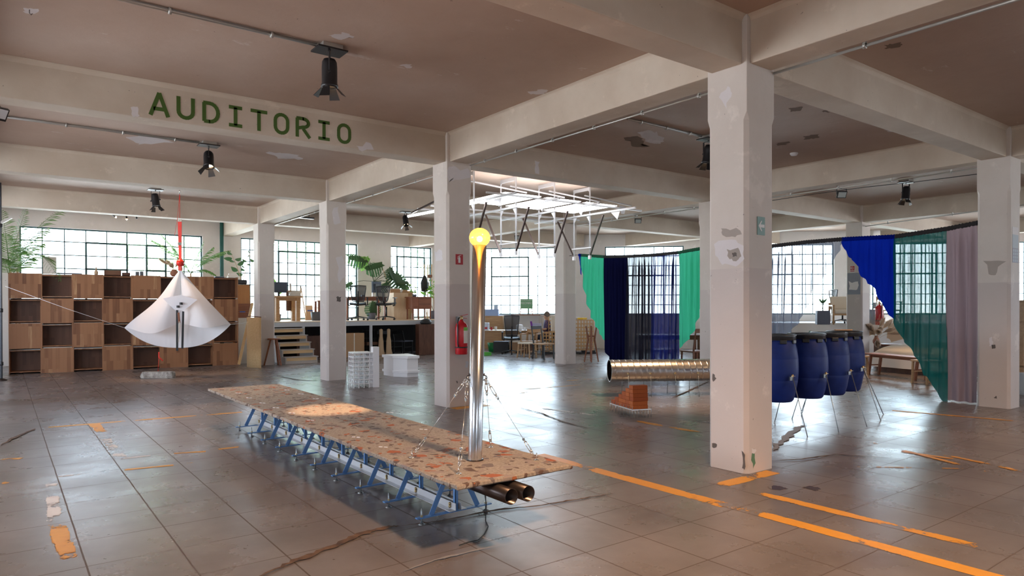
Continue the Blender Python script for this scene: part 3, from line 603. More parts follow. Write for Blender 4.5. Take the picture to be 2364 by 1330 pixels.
# lead running from the table to the floor
q = [at(1130, 1160, 'z', .30), at(1129, 1200, 'z', .16), at(1126, 1217, 'z', .06), fl(1117, 1228, .004), fl(1108, 1248, .004), fl(1090, 1254, .004), fl(1062, 1258, .004), fl(1050, 1262, .004)]
q = [V((2.74, 4.06, .40)), V((2.75, 4.03, .25)), V((2.74, 3.98, .10)), V((2.70, 3.93, .006))]+[fl(x, y, .005) for x, y in ((1127, 1215), (1117, 1234), (1104, 1247), (1080, 1252), (1060, 1259))]
tag(MB().tube(q, .0035, 6).build('power_lead', M['rubber']), 'thin black lead hanging from the slab and lying on the floor', 'cord')

# ---- blue barrels
def wl(d, l, z=0): p = _fw*d+_rt*l; return V((p.x, p.y, z))
def ws(x, y, d): return at(x, y, 'd', d)
BP = [(8.55, 3.30), (8.88, 3.82), (9.21, 4.26), (9.62, 4.67)]; ZB, BH = .315, .84
def barrel(label):
    r = thing('plastic_barrel', label, 'barrel', (0, 0, 0), 0, 'blue barrels raised on thin rods')
    s = [(.12, .0), (.185, .006), (.205, .03), (.228, .12), (.2465, .225), (.254, .27), (.2525, .275), (.2545, .28), (.2615, .38), (.262, .45), (.2585, .535), (.2565, .540), (.2575, .545), (.243, .66), (.222, .735), (.213, .755), (.221, .765), (.223, .79), (.215, .80), (.205, .80)]
    MB().lathe(s, (0, 0, ZB), 48).build('body', M['barrel'], r)
    lid = MB().lathe([(.228, .768), (.232, .772), (.234, .815), (.238, .828), (.230, .838), (.205, .838), (.198, .825), (.02, .828)], (0, 0, ZB), 48).build('lid', M['lid'], r)
    for k in range(8):
        a = 2*PI*k/8+.15; mb = MB(); c = V((math.cos(a)*.226, math.sin(a)*.226, ZB+.750)); mb.box(c, (.022, .085, .05), rz=a); mb.build('lid_clamp', M['lid'], r, bevel=.008)
    return r
def place_barrel(r, k):
    d, l = BP[k]; r.location = wl(d, l)
b0 = None; bl = ['blue barrel with black lid, cut off by the arrow-sign column', 'blue barrel with black lid, second in the row from the arrow-sign column', 'blue barrel with black lid, third in the row from the arrow-sign column', 'blue barrel with black lid, at the bed end of the row']
for k in range(4):
    if k == 0: b0 = barrel(bl[0]); place_barrel(b0, 0)
    else: place_barrel(dup(b0, rz=.35*k, label=bl[k]), k)
# rods holding them: one thing, each rod a part
rr = thing('rod_stand', 'thin splayed zinc rods holding up the row of blue barrels', 'stand', wl(9, 4)); o0 = wl(9, 4)
cc = lambda x, y: (1780+x/4.433, 740+y/4.433)
fr = [((373, 1190), (220, 570), 8.26), ((693, 1145), (562, 545), 8.60), ((980, 1088), (815, 515), 8.95), ((1123, 1028), (940, 480), 9.32), ((1150, 962), (945, 482), 9.38)]
for (fx, fy), (tx_, ty_), d in fr:
    a = fl(*cc(fx, fy)); b = ws(*cc(tx_, ty_), d); rod = MB().tube([a-o0, b-o0], .0055, 6).build('rod', M['zinc'], rr)
    MB().tube([b-o0+V((0, 0, -.03)), b-o0+V((0, 0, .02))], .012, 8).bar(b-o0+RT*.03, b-o0-RT*.02, .010, .006).build('clamp', M['brass'], rod)
for k in range(4):
    d, l = BP[k]; p = wl(d, l, ZB)-o0; b = ws(*cc(*fr[k][1]), fr[k][2])-o0
    MB().box(b+V((0, 0, -.03))-RT*.020+FW*.0, (.03, .03, .045), rz=-.6).bar(b+V((0, 0, -.02)), b+V((0, 0, -.02))+FW*.02, .008).build('bracket', M['zinc'], rr)
for (fx, fy), (tx_, ty_), k in (((38, 1035), (85, 850), 0), ((215, 1005), (275, 815), 1), ((310, 975), (357, 812), 2), ((306, 945), (352, 812), 3)):
    a = fl(*cc(fx, fy)); d, l = BP[k]; p = wl(d+.0, l, ZB+.003); top = V((p.x, p.y, ZB+.002)); dvec = (ws(*cc(tx_, ty_), d)-a).normalized()
    tt = (ZB-.002-a.z)/max(dvec.z, .05); b = a+dvec*tt
    MB().tube([a-o0, b-o0], .0055, 6).build('rod', M['zinc'], rr)
# ---- spiral duct on rods
D0 = ws(1407, 856, 11.5); dirv = (_rt*.996+_fw*.085).normalized(); DR = .184; DL = 2.62
root = thing('spiral_duct', 'long galvanised spiral duct held level on thin rods', 'pipe', D0)
mb = MB(); nu, nv = 420, 48; q_ = dirv.to_track_quat('Z', 'X').to_matrix()
def duct(u, v):
    s = u*DL; a = 2*PI*v; ph = (s/.105-a/(2*PI)) % 1; e = .006*max(0, 1-abs(ph-.5)/.06); return q_ @ V(((DR+e)*math.cos(a), (DR+e)*math.sin(a), s))
mb.grid(duct, nu, nv); mb.build('shell', M['galv'], root)
mb = MB().lathe([(DR-.004, 0), (DR-.004, DL)], (0, 0, 0), 40, axis=dirv, cap=False); mb.build('lining', M['dark_steel'], root)
mb = MB().lathe([(DR+.003, -.004), (DR+.003, .006), (DR-.006, .006), (DR-.006, -.004), (DR+.003, -.004)], (0, 0, 0), 40, axis=dirv, cap=False); mb.build('end_rim', M['galv'], root)
g7 = lambda x, y: (1380+x/7.39, 800+y/7.39)
for k, s in enumerate((.27, .65, 1.07, 1.46, 1.86, 2.26)):
    for sd in (-1, 1):
        n_ = V((dirv.y, -dirv.x, 0))*sd; b = dirv*s+n_*(DR+.012)+V((0, 0, -.035)); f = V((b.x, b.y, 0))+n_*.05; f.z = -D0.z
        rod = MB().tube([f, b+V((0, 0, .02))], .0045, 6).build('rod', M['zinc'], root)
        MB().box(b+n_*-.006, (.03, .03, .03), rz=.6).lathe([(.010, 0), (.010, .016)], b+n_*.008, 8, axis=n_).build('rod_bracket', M['brass'], rod)
# ---- stepped brick stack on a pin table
A_ = fl(*g7(205, 1100)); B_ = fl(*g7(590, 1225)); Cc = fl(*g7(915, 1205)); PH = .115
ey = (A_-B_).normalized(); exx = V((ey.y, -ey.x, 0)); rz = math.atan2(exx.y, exx.x); LL = (A_-B_).length; WW = .29
root = thing('pin_table', 'small metal tray on many thin pins under the brick steps', 'stand', B_, rz)
MB().bb((0, 0, PH-.012), (WW, LL, PH)).build('tray', M['alu'], root)
for k in range(9):
    for x in (.004, WW-.004): MB().tube([(x, .004+(LL-.008)*k/8, 0), (x, .004+(LL-.008)*k/8, PH+.035)], .003, 6).build('pin', M['zinc'], root)
for k in range(1, 6):
    for y in (.004, LL-.004): MB().tube([(WW*k/6, y, 0), (WW*k/6, y, PH+.004)], .003, 6).build('pin', M['zinc'], root)
bm0 = None; cols = 6; bw = (LL-.03)/cols; bh = .0535; cnt = ['first', 'second', 'third', 'fourth', 'fifth', 'sixth']
for c_ in range(cols):
    hgt = 6-c_
    for lv in range(hgt):
        lab = 'red brick, %s layer up in the %s column from the tall end of the steps' % (cnt[lv], cnt[c_])
        if bm0 is None:
            bm0 = MB().bb((-.113, -bw/2+.001, 0), (.113, bw/2-.001, bh-.0015)).build('brick', M['brick'], bevel=.004); o = bm0
        else: o = bm0.copy(); C.objects.link(o)
        p = V((.016+.113+random.uniform(-.004, .004), .012+bw*(c_+.5), PH+lv*bh)); o.location = B_+Matrix.Rotation(rz, 3, 'Z') @ p; o.rotation_euler = (0, 0, rz+random.uniform(-.012, .012)); tag(o, lab, 'brick', 'bricks of the stepped stack')
# ---- white lattice tower model
mN, mL_, mR, mB_ = [fl(780+x/9.5, 780+y/9.5) for x, y in ((350, 1110), (190, 1065), (905, 1080), (770, 1080))]
ux = (mR-mN); Wf = ux.length; ux.normalize(); rz = math.atan2(ux.y, ux.x); root = thing('tower_model', 'white lattice model of a tower block with a solid side shaft', 'model', mN, rz)
Hm = .655; Dm = .42; Wb = .115; nfl = 8
MB().bb((Wf-Wb, -.01, 0), (Wf, .17, Hm+.10)).bb((Wf-Wb-.05, .05, 0), (Wf-Wb, .09, Hm)).build('solid_shaft', M['white'], root)
zs = [.085+(Hm-.085)*k/7 for k in range(8)]
for k, z in enumerate(zs): MB().bb((-.006, -.006, z-.018), (Wf-Wb, Dm, z)).build('floor_plate', M['white'], root)
for x in [0, .095, .19, .285]:
    for y in [0, .14, .28, .41]:
        MB().bb((x-.007, y-.007, 0), (x+.008, y+.008, Hm)).build('post', M['white'], root)
# ---- white faceted bench
pts = [fl(780+x/9.5, 780+y/9.5) for x, y in ((1040, 830), (1215, 855), (1540, 865), (1755, 860))]
c0 = V((6.98, 13.55, 0)); root = thing('faceted_plinth', 'low white half-octagonal plinth with a rim and a base band', 'plinth', c0)
tp = [V((6.76, 13.86, 0)), V((6.76, 13.36, 0)), V((6.96, 13.06, 0)), V((7.22, 13.02, 0)), V((7.37, 13.80, 0))]
cen = sum(tp, V((0, 0, 0)))/5
def off(s): return [((p-cen)*s+cen-c0)[:2] for p in tp]
MB().prism(off(.93), 0, .40).build('body', M['white'], root); MB().prism(off(1.02), .395, .452).build('rim', M['white'], root, bevel=.004); MB().prism(off(1.02), .085, .135).build('base_band', M['white'], root, bevel=.004)

# ---- hanging rig over the middle bay
root = thing('hanging_light_rig', 'white metal lattice rig hung from the ceiling with lit sheets and leaning bars', 'light rig', (8.7, 11.1, 3.5)); o0 = V((8.7, 11.1, 3.5))
for i, x in enumerate((7.2, 8.2, 9.2, 10.2)):
    for j, y in enumerate((11.36, 10.85)):
        zt = 2.56; sg = 1 if j == 0 else -1
        p = MB(); p.bar(V((x, y, HC-.02))-o0, V((x, y, zt))-o0, .026, .004).bar(V((x+.012, y, HC-.02))-o0, V((x+.012, y, zt))-o0, .004, .026); p.build('post', M['alu_dull'], root)
        # leaning bar
        e = V((x, y+sg*(.55 if j == 0 else .42), 3.44)); MB().bar(V((x, y, zt+.03))-o0, e-o0, .038, .022).build('leaning_bar', M['brown_bar'], root)
        MB().bar(V((x, y, zt-.03))-o0, V((x, y, zt+.05))-o0, .05, .05).build('end_cap', M['white'], root)
        MB().plate([V((x, y, 3.46))-o0, V((x, y-sg*.10, 3.46))-o0, V((x, y, 3.32))-o0], (1, 0, 0), .004).build('gusset', M['alu_dull'], root)
        MB().plate([V((x, y, HC-.02))-o0, V((x, y-sg*.12, HC-.02))-o0, V((x, y, HC-.13))-o0], (1, 0, 0), .004).build('gusset', M['alu_dull'], root)
    MB().bar(V((x, 9.52, 3.49))-o0, V((x, 12.75, 3.49))-o0, .034, .034).build('cross_rail', M['alu_dull'], root)
    MB().bar(V((x, 10.85, HC-.05))-o0, V((x, 11.36, HC-.05))-o0, .02, .07).build('hanger', M['alu_dull'], root)
    MB().bar(V((x, 10.80, 2.78))-o0, V((x, 11.42, 2.78))-o0, .022).build('tie_bar', M['white'], root)
    MB().bar(V((x-.10, 10.9, 3.90))-o0, V((x+1.22, 10.78, 3.78))-o0, .024).build('long_rail', M['alu_dull'], root)
    q = V((x+.85, 10.80, 3.76)); MB().plate([q-o0, q+V((.22, 0, -.02))-o0, q+V((.16, 0, -.18))-o0, q+V((.07, 0, -.18))-o0], (0, 1, 0), .004).build('gusset', M['alu_dull'], root)
    MB().plate([V((x, 9.95, 3.46))-o0, V((x, 10.2, 3.46))-o0, V((x, 10.02, 3.30))-o0], (1, 0, 0), .004).build('gusset', M['alu_dull'], root)
for y in (10.0, 11.95, 12.5): MB().bar(V((6.9, y, 3.535))-o0, V((10.9, y, 3.535))-o0, .03).build('long_rail', M['alu_dull'], root)
for i, x in enumerate((7.28, 8.28, 9.28)): MB().bb(V((x, 9.95, 3.56))-o0, V((x+.84, 11.3, 3.572))-o0).build('light_sheet', M['panel_light'], root)
MB().tube([V((6.9, 12.9, 3.42))-o0, V((6.98, 11.7, 3.42))-o0], .025, 8).build('led_tube', M['led'], root)
MB().tube([V((6.95, 11.4, 3.42))-o0, V((7.02, 10.2, 3.42))-o0], .02, 8).build('led_tube', M['led'], root)
MB().bar(V((6.85, 12.65, 3.46))-o0, V((7.2, 11.3, 3.82))-o0, .03).build('leaning_bar', M['dark_steel'], root)

# ---- ceiling spotlights with barn doors
def spotlight(label, aim=(0, 0, -1), lit=True, group='black theatre spotlights on the ceiling'):
    r = thing('ceiling_spotlight', label, 'spotlight', (0, 0, 0), 0, group)
    MB().bb((-.10, -.10, -.012), (.10, .10, .03)).build('mounting_box', M['conduit'], r); MB().bb((-.15, -.11, -.03), (.15, .11, -.014)).build('mounting_plate', M['black'], r)
    aim = V(aim).normalized(); c = V((0, 0, -.245)); q = aim.to_track_quat('Z', 'X').to_matrix(); s = q @ V((1, 0, 0))
    hs = MB().lathe([(.02, -.145), (.055, -.14), (.072, -.11), (.076, -.06), (.076, .10), (.083, .11), (.083, .135), (.070, .135), (.066, .09)], c, 24, axis=aim, cap=False).build('housing', M['black'], r)
    mb = MB()
    for sg in (-1, 1):
        p = s*sg*.092; mb.bar(c+p, V((p.x, p.y, -.05)), .006, .024); mb.lathe([(.014, -.006), (.014, .016)], c+p, 8, axis=s*sg)
    mb.bar(V((s*-.092).to_tuple()[:2]+(-.05,)), V((s*.092).to_tuple()[:2]+(-.05,)), .024, .006); mb.tube([(0, 0, -.05), (0, 0, -.014)], .01, 8); mb.build('yoke', M['black'], r)
    MB().lathe([(.0, .088), (.06, .088), (.066, .09)], c, 20, axis=aim, cap=False).build('lens', M['lamp_warm'] if lit else M['glass'], r)
    for k in range(4):
        a = PI/2*k+.4; rad = q @ V((math.cos(a), math.sin(a), 0)); tg = q @ V((-math.sin(a), math.cos(a), 0)); p = c+aim*.137+rad*.072; spread = .75 if k % 2 else .45
        e = p+(aim*math.cos(spread)+rad*math.sin(spread))*.11; nr = (e-p).cross(tg)
        MB().plate([p-tg*.035, p+tg*.035, e+tg*.055, e-tg*.055], nr, .003).build('barn_door', M['black'], r)
    return r, c
SP = [((2.63, 6.55), tuple(fl(765, 952, .41)), 'large black spotlight on the ceiling in front of the painted word', 520, 18),
      ((2.63, 11.5), (2.3, 9.9, 0), 'black spotlight on the ceiling just beyond the painted beam', 170, 55),
      ((2.69, 16.5), (3.1, 16.2, .6), 'small lit black spotlight near the hanging white sail', 200, 50),
      ((8.72, 16.45), (8.5, 15, 0), 'small black spotlight over the office platform', 90, 60),
      ((14.95, 6.45), (14.5, 6.6, 0), 'black spotlight on the ceiling beyond the curtains, above the bed', 200, 70),
      ((8.67, 6.59), (8.7, 7.3, .4), 'black spotlight half hidden behind the arrow-sign column', 330, 60),
      ((2.7, 1.1), (2.2, 2.6, 0), None, 560, 115)]
sp0 = None
for (x, y), tg, lab, e, ang in SP:
    dv = V(tg)-V((x, y, HC-.28)); lv = dv.copy(); lv.z = min(lv.z, -abs(lv.xy.length)*1.2) if lv.xy.length > 0 else lv.z
    if lab: r, c = spotlight(lab, lv); r.location = (x, y, HC-.03)
    spot(V((x, y, HC-.28))+dv.normalized()*.16, tg, e, ang, r=.04 if lab else .16)
for (x, y), e in (((8.7, 1.2), 330), ((-2.6, 6.5), 160)): spot((x, y, 3.9), (x, y+.3, 0), e, 120, r=.16)
# ---- flood lamps under the beams
def flood(px, py, X, label, rz=0, tilt=.5, s=1):
    p = at(px, py, 'x', X); r = thing('flood_lamp', label, 'lamp', p, rz, 'small black flood lamps'); q = Matrix.Rotation(tilt, 3, 'X')
    MB().box((0, 0, 0), (.17*s, .035, .125*s), rot=q).build('case', M['black'], r); MB().box(q @ V((0, -.019, 0)), (.145*s, .004, .10*s), rot=q).build('lens', mat('flood_lens', (.45, .50, .48), .3), r)
    MB().bar((-.09*s, 0, 0), (-.09*s, .0, .10), .006, .02).bar((.09*s, 0, 0), (.09*s, 0, .10), .006, .02).bar((-.09*s, 0, .10), (.09*s, 0, .10), .02, .006).tube([(0, 0, .10), V((-.26*math.cos(rz), .26*math.sin(rz), max(.12, HB+.03-p.z)))], .008, 6).build('bracket', M['black'], r)
flood(1943, 449, 12.30, 'flood lamp hung under the beam above the cobalt curtain', -.6); flood(1473, 510, 12.30, 'flood lamp hung under the beam above the navy curtain', -.6, s=.9); flood(1194, 548, 12.17, 'flood lamp seen through the bars of the white rig', -.6, s=.9)
flood(6, 262, 0.06, 'flood lamp cut by the left edge near the painted beam', .9) if False else None
r = thing('flood_lamp', 'flood lamp cut by the left edge of the view near the painted beam', 'lamp', at(2, 263, 'y', 8.62), .5, 'small black flood lamps'); MB().box((0, 0, 0), (.11, .04, .13), rot=Matrix.Rotation(.6, 3, 'X')).build('case', M['black'], r); MB().box((0, -.022, -.005), (.085, .004, .10), rot=Matrix.Rotation(.6, 3, 'X')).build('lens', mat('flood_lens_pale', (.7, .72, .75), .3), r); MB().bar((0, 0, .04), (0, .06, .14), .012).build('bracket', M['black'], r)
p = at(706, 503, 'x', 5.93); r = thing('louvre_lamp', 'small twin-arm black fitting below the beam by the stool column', 'lamp', p, .1); MB().bb((-.20, -.05, -.02), (.20, .05, .02)).build('case', M['black'], r)
for sx in (-.08, .08): MB().bar((sx, 0, .02), (sx, 0, .15), .012).build('arm', M['black'], r)
for k, (x, y) in enumerate(((264, 499), (292, 501), (315, 501))):
    p = at(x, y, 'y', 20.3); r = thing('track_spot', ['leftmost tiny track spot, glaring at the camera', 'tiny downward track spot, middle of three', 'tiny black track spot, rightmost of three'][k], 'spotlight', p, 0, 'tiny track spots over the crates')
    a = V((.5, -.7, -.5)) if k == 0 else V((.05, 0, -1)) if k == 1 else V((.15, 0, -1)); a.normalize(); MB().tube([-a*.07, a*.05], .022, 10).tube([-a*.05, (0, 0, HC-p.z)], .006, 6).build('case', M['black'], r)
    if k < 2: MB().sphere(a*.06, .020, 10, 8).build('bulb', M['lamp_warm'], r)
# ---- fire extinguisher, notices
def extinguisher(loc, rz, label, s=1.0, group=None):
    r = thing('fire_extinguisher', label, 'fire extinguisher', loc, rz, group)
    MB().lathe([(.078*s, 0), (.082*s, .01), (.082*s, .36*s), (.072*s, .40*s), (.045*s, .43*s), (.022*s, .445*s), (.022*s, .46*s)], (0, 0, 0), 28).build('cylinder', M['red'], r)
    MB().lathe([(.018*s, .455*s), (.024*s, .465*s), (.024*s, .50*s), (.014*s, .51*s)], (0, 0, 0), 14).build('valve', M['brass'], r)
    MB().bar((-.02, 0, .505*s), (.10*s, 0, .53*s), .022, .008).bar((-.01, 0, .485*s), (.085*s, 0, .475*s), .02, .008).build('lever', M['red'], r)
    MB().tube([V(q)*s for q in ((-.02, 0, .485), (-.06, -.03, .48), (-.085, -.045, .42), (-.088, -.05, .30), (-.088, -.05, .14), (-.08, -.055, .10))], .010, 8).build('hose', M['rubber'], r)
    mb = MB(); n = 12; vs = []
    for i in range(n+1):
        a = -1.75+1.15*i/n; vs += [(.0832*s*math.cos(a), .0832*s*math.sin(a), .15*s), (.0832*s*math.cos(a), .0832*s*math.sin(a), .36*s)]
    mb.add(vs, [(2*i, 2*i+2, 2*i+3, 2*i+1) for i in range(n)], True); lb = mb.build('paper_label', M['paper'], r)
    mb = MB(); vs = []
    for i in range(n+1):
        a = -1.75+1.15*i/n; vs += [(.0838*s*math.cos(a), .0838*s*math.sin(a), .315*s), (.0838*s*math.cos(a), .0838*s*math.sin(a), .36*s)]
    mb.add(vs, [(2*i, 2*i+2, 2*i+3, 2*i+1) for i in range(n)], True); mb.build('label_band', M['label_green'], lb)
    ring_ = MB().lathe([(.084*s, .085*s), (.085*s, .087*s), (.085*s, .10*s), (.084*s, .102*s)], (0, 0, 0), 24, cap=False).build('strap', M['rubber'], r)
    MB().bb((-.02, .06*s, .36*s), (.02, .12*s, .50*s)).build('wall_bracket', M['zinc'], r)
    return r
p = at(1066, 818, 'y', GY[2]-.13); extinguisher((p.x, GY[2]-.12, p.z), 0, 'red fire extinguisher hung on the column beside the steel pole', 1.12)
def notice(name, label, c, wd, ht, u, mat_, icon=None, frame=None):
    "flat notice on a face: u = horizontal direction of the face"
    u = V(u).normalized(); nn = V((u.y, -u.x, 0)); r = thing(name, label, 'sign', c)
    MB().plate([u*-wd/2+V((0, 0, -ht/2)), u*wd/2+V((0, 0, -ht/2)), u*wd/2+V((0, 0, ht/2)), u*-wd/2+V((0, 0, ht/2))], nn, .006).build('plate', mat_, r)
    for k, poly in enumerate(icon or []):
        mb = MB(); pts = [u*a+V((0, 0, b))+nn*.0045 for a, b in poly]; mb.plate(pts, nn, .002); mb.build('pictogram', M['sign_white'], r)
    return r
p = at(1060, 599, 'y', GY[2]); ic = [[(-.020, -.052), (.018, -.052), (.018, .018), (.010, .034), (-.012, .034), (-.020, .018)], [(-.006, .036), (.008, .036), (.008, .050), (-.006, .050)], [(-.010, .050), (.030, .058), (.030, .064), (-.010, .058)], [(-.034, .000), (-.028, .000), (-.024, .040), (-.008, .046), (-.010, .052), (-.028, .046)]]
notice('fire_notice', 'square red notice with white extinguisher symbol on the column', (p.x, GY[2]-.004, p.z), .128, .155, (1, 0, 0), M['sign_red'], ic)
p = at(1756, 522, 'y', GY[1]); ar = [[(-.055, .0), (-.010, .052), (-.010, .026), (.050, .026), (.050, -.026), (-.010, -.026), (-.010, -.052)]]
pl = V((p.x, GY[1]-.004, p.z)); ar = [[(-.045, .0), (.0, .050), (.008, .042), (-.014, .014), (.045, .014), (.045, -.014), (-.014, -.014), (.008, -.042), (.0, -.050)]]
notice('arrow_sign', 'pale green plate with a white left arrow on the nearest column', pl, .115, .165, (1, 0, 0), M['sign_green'], ar)
# ================================================================== LEFT: CRATE WALL, SAIL, PLATFORM
ordn = ['first', 'second', 'third', 'fourth', 'fifth', 'sixth', 'seventh', 'eighth']
def crate(open_, label):
    r = thing('shelf_crate', label, 'crate', (0, 0, 0), 0, 'wooden crates stacked as a room divider'); W_, H_, D_ = .608, .572, .40; t = .018
    if open_:
        MB().bb((0, 0, 0), (t, D_, H_)).bb((W_-t, 0, 0), (W_, D_, H_)).bb((t, .012, .035), (W_-t, D_, .053)).bb((t, .012, H_-.053), (W_-t, D_, H_-.035)).build('carcass', M['stave'], r)
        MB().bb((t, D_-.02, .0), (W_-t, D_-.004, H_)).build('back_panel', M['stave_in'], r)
    else:
        MB().bb((0, 0, 0), (W_, .018, H_)).build('panel', M['stave'], r); MB().bb((0, .019, 0), (t, D_, H_)).bb((W_-t, .019, 0), (W_, D_, H_)).bb((t, .019, .03), (W_-t, D_, .05)).bb((t, .019, H_-.05), (W_-t, D_, H_-.03)).build('carcass', M['stave'], r)
    return r
ca, cb_ = V((.13, 19.10, 0)), V((5.0, 18.68, 0)); cd = (cb_-ca).normalized(); crz = math.atan2(cd.y, cd.x); po = crate(True, 'x'); pc = crate(False, 'x'); used = set(); rown = ['bottom', 'second-lowest', 'second-highest', 'top']
for i in range(8):
    for j in range(4):
        op_ = (i+j) % 2 == 0; src = po if op_ else pc; lab = ('open' if op_ else 'closed')+' wooden crate, %s from the left in the %s row of the crate wall' % (ordn[i], rown[j])
        if src not in used: used.add(src); o = src; o['label'] = lab
        else: o = dup(src, label=lab)
        o.location = ca+cd*(.609*i)+V((0, 0, .0+.5725*j)); o.rotation_euler = (0, 0, crz)
ZT = .5725*3+.568
def ct(px, dy=.2): # a point on top of the crate wall
    q = at(px, 630, 'y', 18.9+dy); return V((q.x, q.y, ZT))
# the things standing on it
def boxthing(name, label, cat, c, d, mt, rz=0, part='body', bevel=.004):
    r = thing(name, label, cat, c, rz); MB().bb((-d[0]/2, -d[1]/2, 0), (d[0]/2, d[1]/2, d[2])).build(part, mt, r, bevel=bevel); return r
p = ct(115, .25); boxthing('canvas_board', 'blank cream board standing on the crate wall under the palm', 'board', p, (.26, .05, .40), M['paper'], part='board')
def vase(name, label, c, prof, mt, cat='vase'):
    r = thing(name, label, cat, c); MB().lathe(prof, (0, 0, 0), 24).build('vessel', mt, r); return r
vase('glass_bottle', 'small slender bottle on the crate wall left of the dark box', ct(222), [(.03, 0), (.04, .02), (.042, .08), (.015, .13), (.012, .19), (.0, .2)], M['dried'], 'bottle')
def slatbox(label, c, wd, hh, mt):
    r = thing('wooden_box', label, 'box', c, crz); MB().bb((-wd/2, -.12, 0), (wd/2, .12, .015)).bb((-wd/2, -.12, 0), (-wd/2+.015, .12, hh)).bb((wd/2-.015, -.12, 0), (wd/2, .12, hh)).bb((-wd/2, -.12, 0), (wd/2, -.108, hh)).bb((-wd/2, .108, 0), (wd/2, .12, hh)).build('carcass', mt, r); return r
slatbox('brown wooden box on the crate wall between bottle and jars', ct(260), .36, .115, M['walnut'])
slatbox('low dark box on the crate wall beside the brown wooden box', ct(291), .17, .07, M['dark_wood'])
vase('metal_tin', 'left of two grey tins on the crate wall', ct(317), [(.04, 0), (.042, .01), (.042, .10), (.036, .105)], M['grey_plastic'], 'tin'); vase('metal_tin', 'right of two grey tins on the crate wall', ct(327), [(.04, 0), (.042, .01), (.042, .11), (.036, .115)], M['grey_plastic'], 'tin')
# pampas bunch
def plume(mb, a, b, w, n=9, cnt=700, rnd=random):
    a = V(a); b = V(b); d = b-a; L = d.length; dn = d.normalized(); s = dn.orthogonal().normalized(); t = dn.cross(s)
    for i in range(cnt):
        u = rnd.random()**.9; an = rnd.random()*6.28; rr = w*math.sin(PI*min(1, u*.9+.08))*(.5+.5*rnd.random()); p = a+d*u+V((0, 0, -.10*L*u*u)); o = (s*math.cos(an)+t*math.sin(an)); q = p+o*rr+dn*w*(.6+rnd.random()); sd = o.cross(dn).normalized()*w*.13
        mb.add([p-sd, p+sd, q], [(0, 1, 2)])
    return mb
def pampas(label, c, specs, pot, potmat, fan=None):
    r = thing('pampas_bouquet', label, 'dried flowers', c); MB().lathe(pot, (0, 0, 0), 24).build('vase', potmat, r); h = pot[-1][1]
    st = MB()
    for k, (dx, dy, dz, w) in enumerate(specs):
        e = V((dx, dy, dz)); a = e*.42+V((0, 0, h*.6)); st.tube([(0, 0, h*.5), a*.6+V((0, 0, h*.25)), a], .004, 5); plume(MB(), a, e, w).build('plume', M['pampas'], r)
    st.build('stems', M['dried'], r); return r
pampas('brown pampas plumes in a vase on the crate wall behind the sail', ct(402, .12), [(-.30, 0, .42, .06), (-.12, .05, .36, .07), (.08, 0, .33, .08), (-.05, -.05, .25, .09)], [(.05, 0), (.09, .04), (.10, .10), (.06, .16), (.065, .18)], M['terracotta'])
def books(base, specs, rz, lab, group, u=None):
    z = base.z
    for k, (w_, d_, h_, mt) in enumerate(specs):
        r = thing('book', lab % (ordn[k]), 'book', V((base.x, base.y, z)), rz+random.uniform(-.12, .12), group); MB().bb((-w_/2, -d_/2, 0), (w_/2, d_/2, .003)).bb((-w_/2, -d_/2, h_-.003), (w_/2, d_/2, h_-.001)).bb((-w_/2, -d_/2, .003), (-w_/2+.003, d_/2, h_-.003)).build('cover', mt, r); MB().bb((-w_/2+.003, -d_/2+.004, .003), (w_/2-.004, d_/2-.004, h_-.003)).build('pages', M['paper'], r); z += h_
books(ct(537, .15), [(.27, .2, .03, M['paper']), (.24, .2, .035, M['paper']), (.25, .18, .02, M['cardboard']), (.2, .15, .03, M['white'])], crz, 'pale book, %s from the bottom of the stack on the crate wall', 'books on the crate wall')
boxthing('tool_pouch', 'dark blue flat case on the crate wall left of the books', 'case', ct(506, .1), (.22, .14, .03), M['planter'])
boxthing('tablet_stand', 'low dark folder on the crate wall at its far left', 'folder', ct(160, .2), (.5, .2, .03), M['planter'])
# palms
def frond(mb, base, tip, L_leaf, droop=.3, n=26, wdt=.022, sagv=.0):
    base = V(base); tip = V(tip); d = tip-base; L = d.length; up = V((0, 0, 1)); pts = []
    for i in range(n+1):
        t = i/n; pts.append(base+d*t+up*(droop*L*(math.sin(PI*t*.9)*.5-.0*t)))
    mb.tube(pts, [.008*(1-.8*i/n) for i in range(n+1)], 5)
    for i in range(int(n*.22), n+1):
        t = i/n; p = pts[i]; dn = (pts[min(i+1, n)]-pts[max(i-1, 0)]).normalized(); s = dn.cross(up).normalized(); ll = L_leaf*math.sin(PI*(.18+.80*t))**.7*random.uniform(.85, 1.1)
        for sg in (-1, 1):
            e = p+(s*sg*.80+dn*.62-up*(.20+.25*random.random())).normalized()*ll; w_ = (dn*.5+up*.5).normalized()*wdt/2; mid = p.lerp(e, .5)+up*.02
            mb.add([p-w_*.4, p+w_*.4, mid+w_, mid-w_, e], [(0, 1, 2, 3), (3, 2, 4)])
    return mb
def palmtree(label, c, fr_, pot=None, trunk=None, ll=.34, mt='palm'):
    r = thing('potted_palm', label, 'plant', c)
    if pot: MB().lathe(pot, (0, 0, 0), 24).build('pot', M['terracotta'], r)
    for a in (trunk or []): MB().tube(a, .022, 8).build('stem', M['dried'], r)
    for b, e, dr in fr_: frond(MB(), b, e, ll, dr).build('frond', M[mt], r)
    return r
c = at(45, 640, 'y', 19.75); c = V((c.x, c.y, 0)); f_ = lambda x, y, yy: at(x, y, 'y', yy)-c
T0 = f_(22, 612, 19.75)
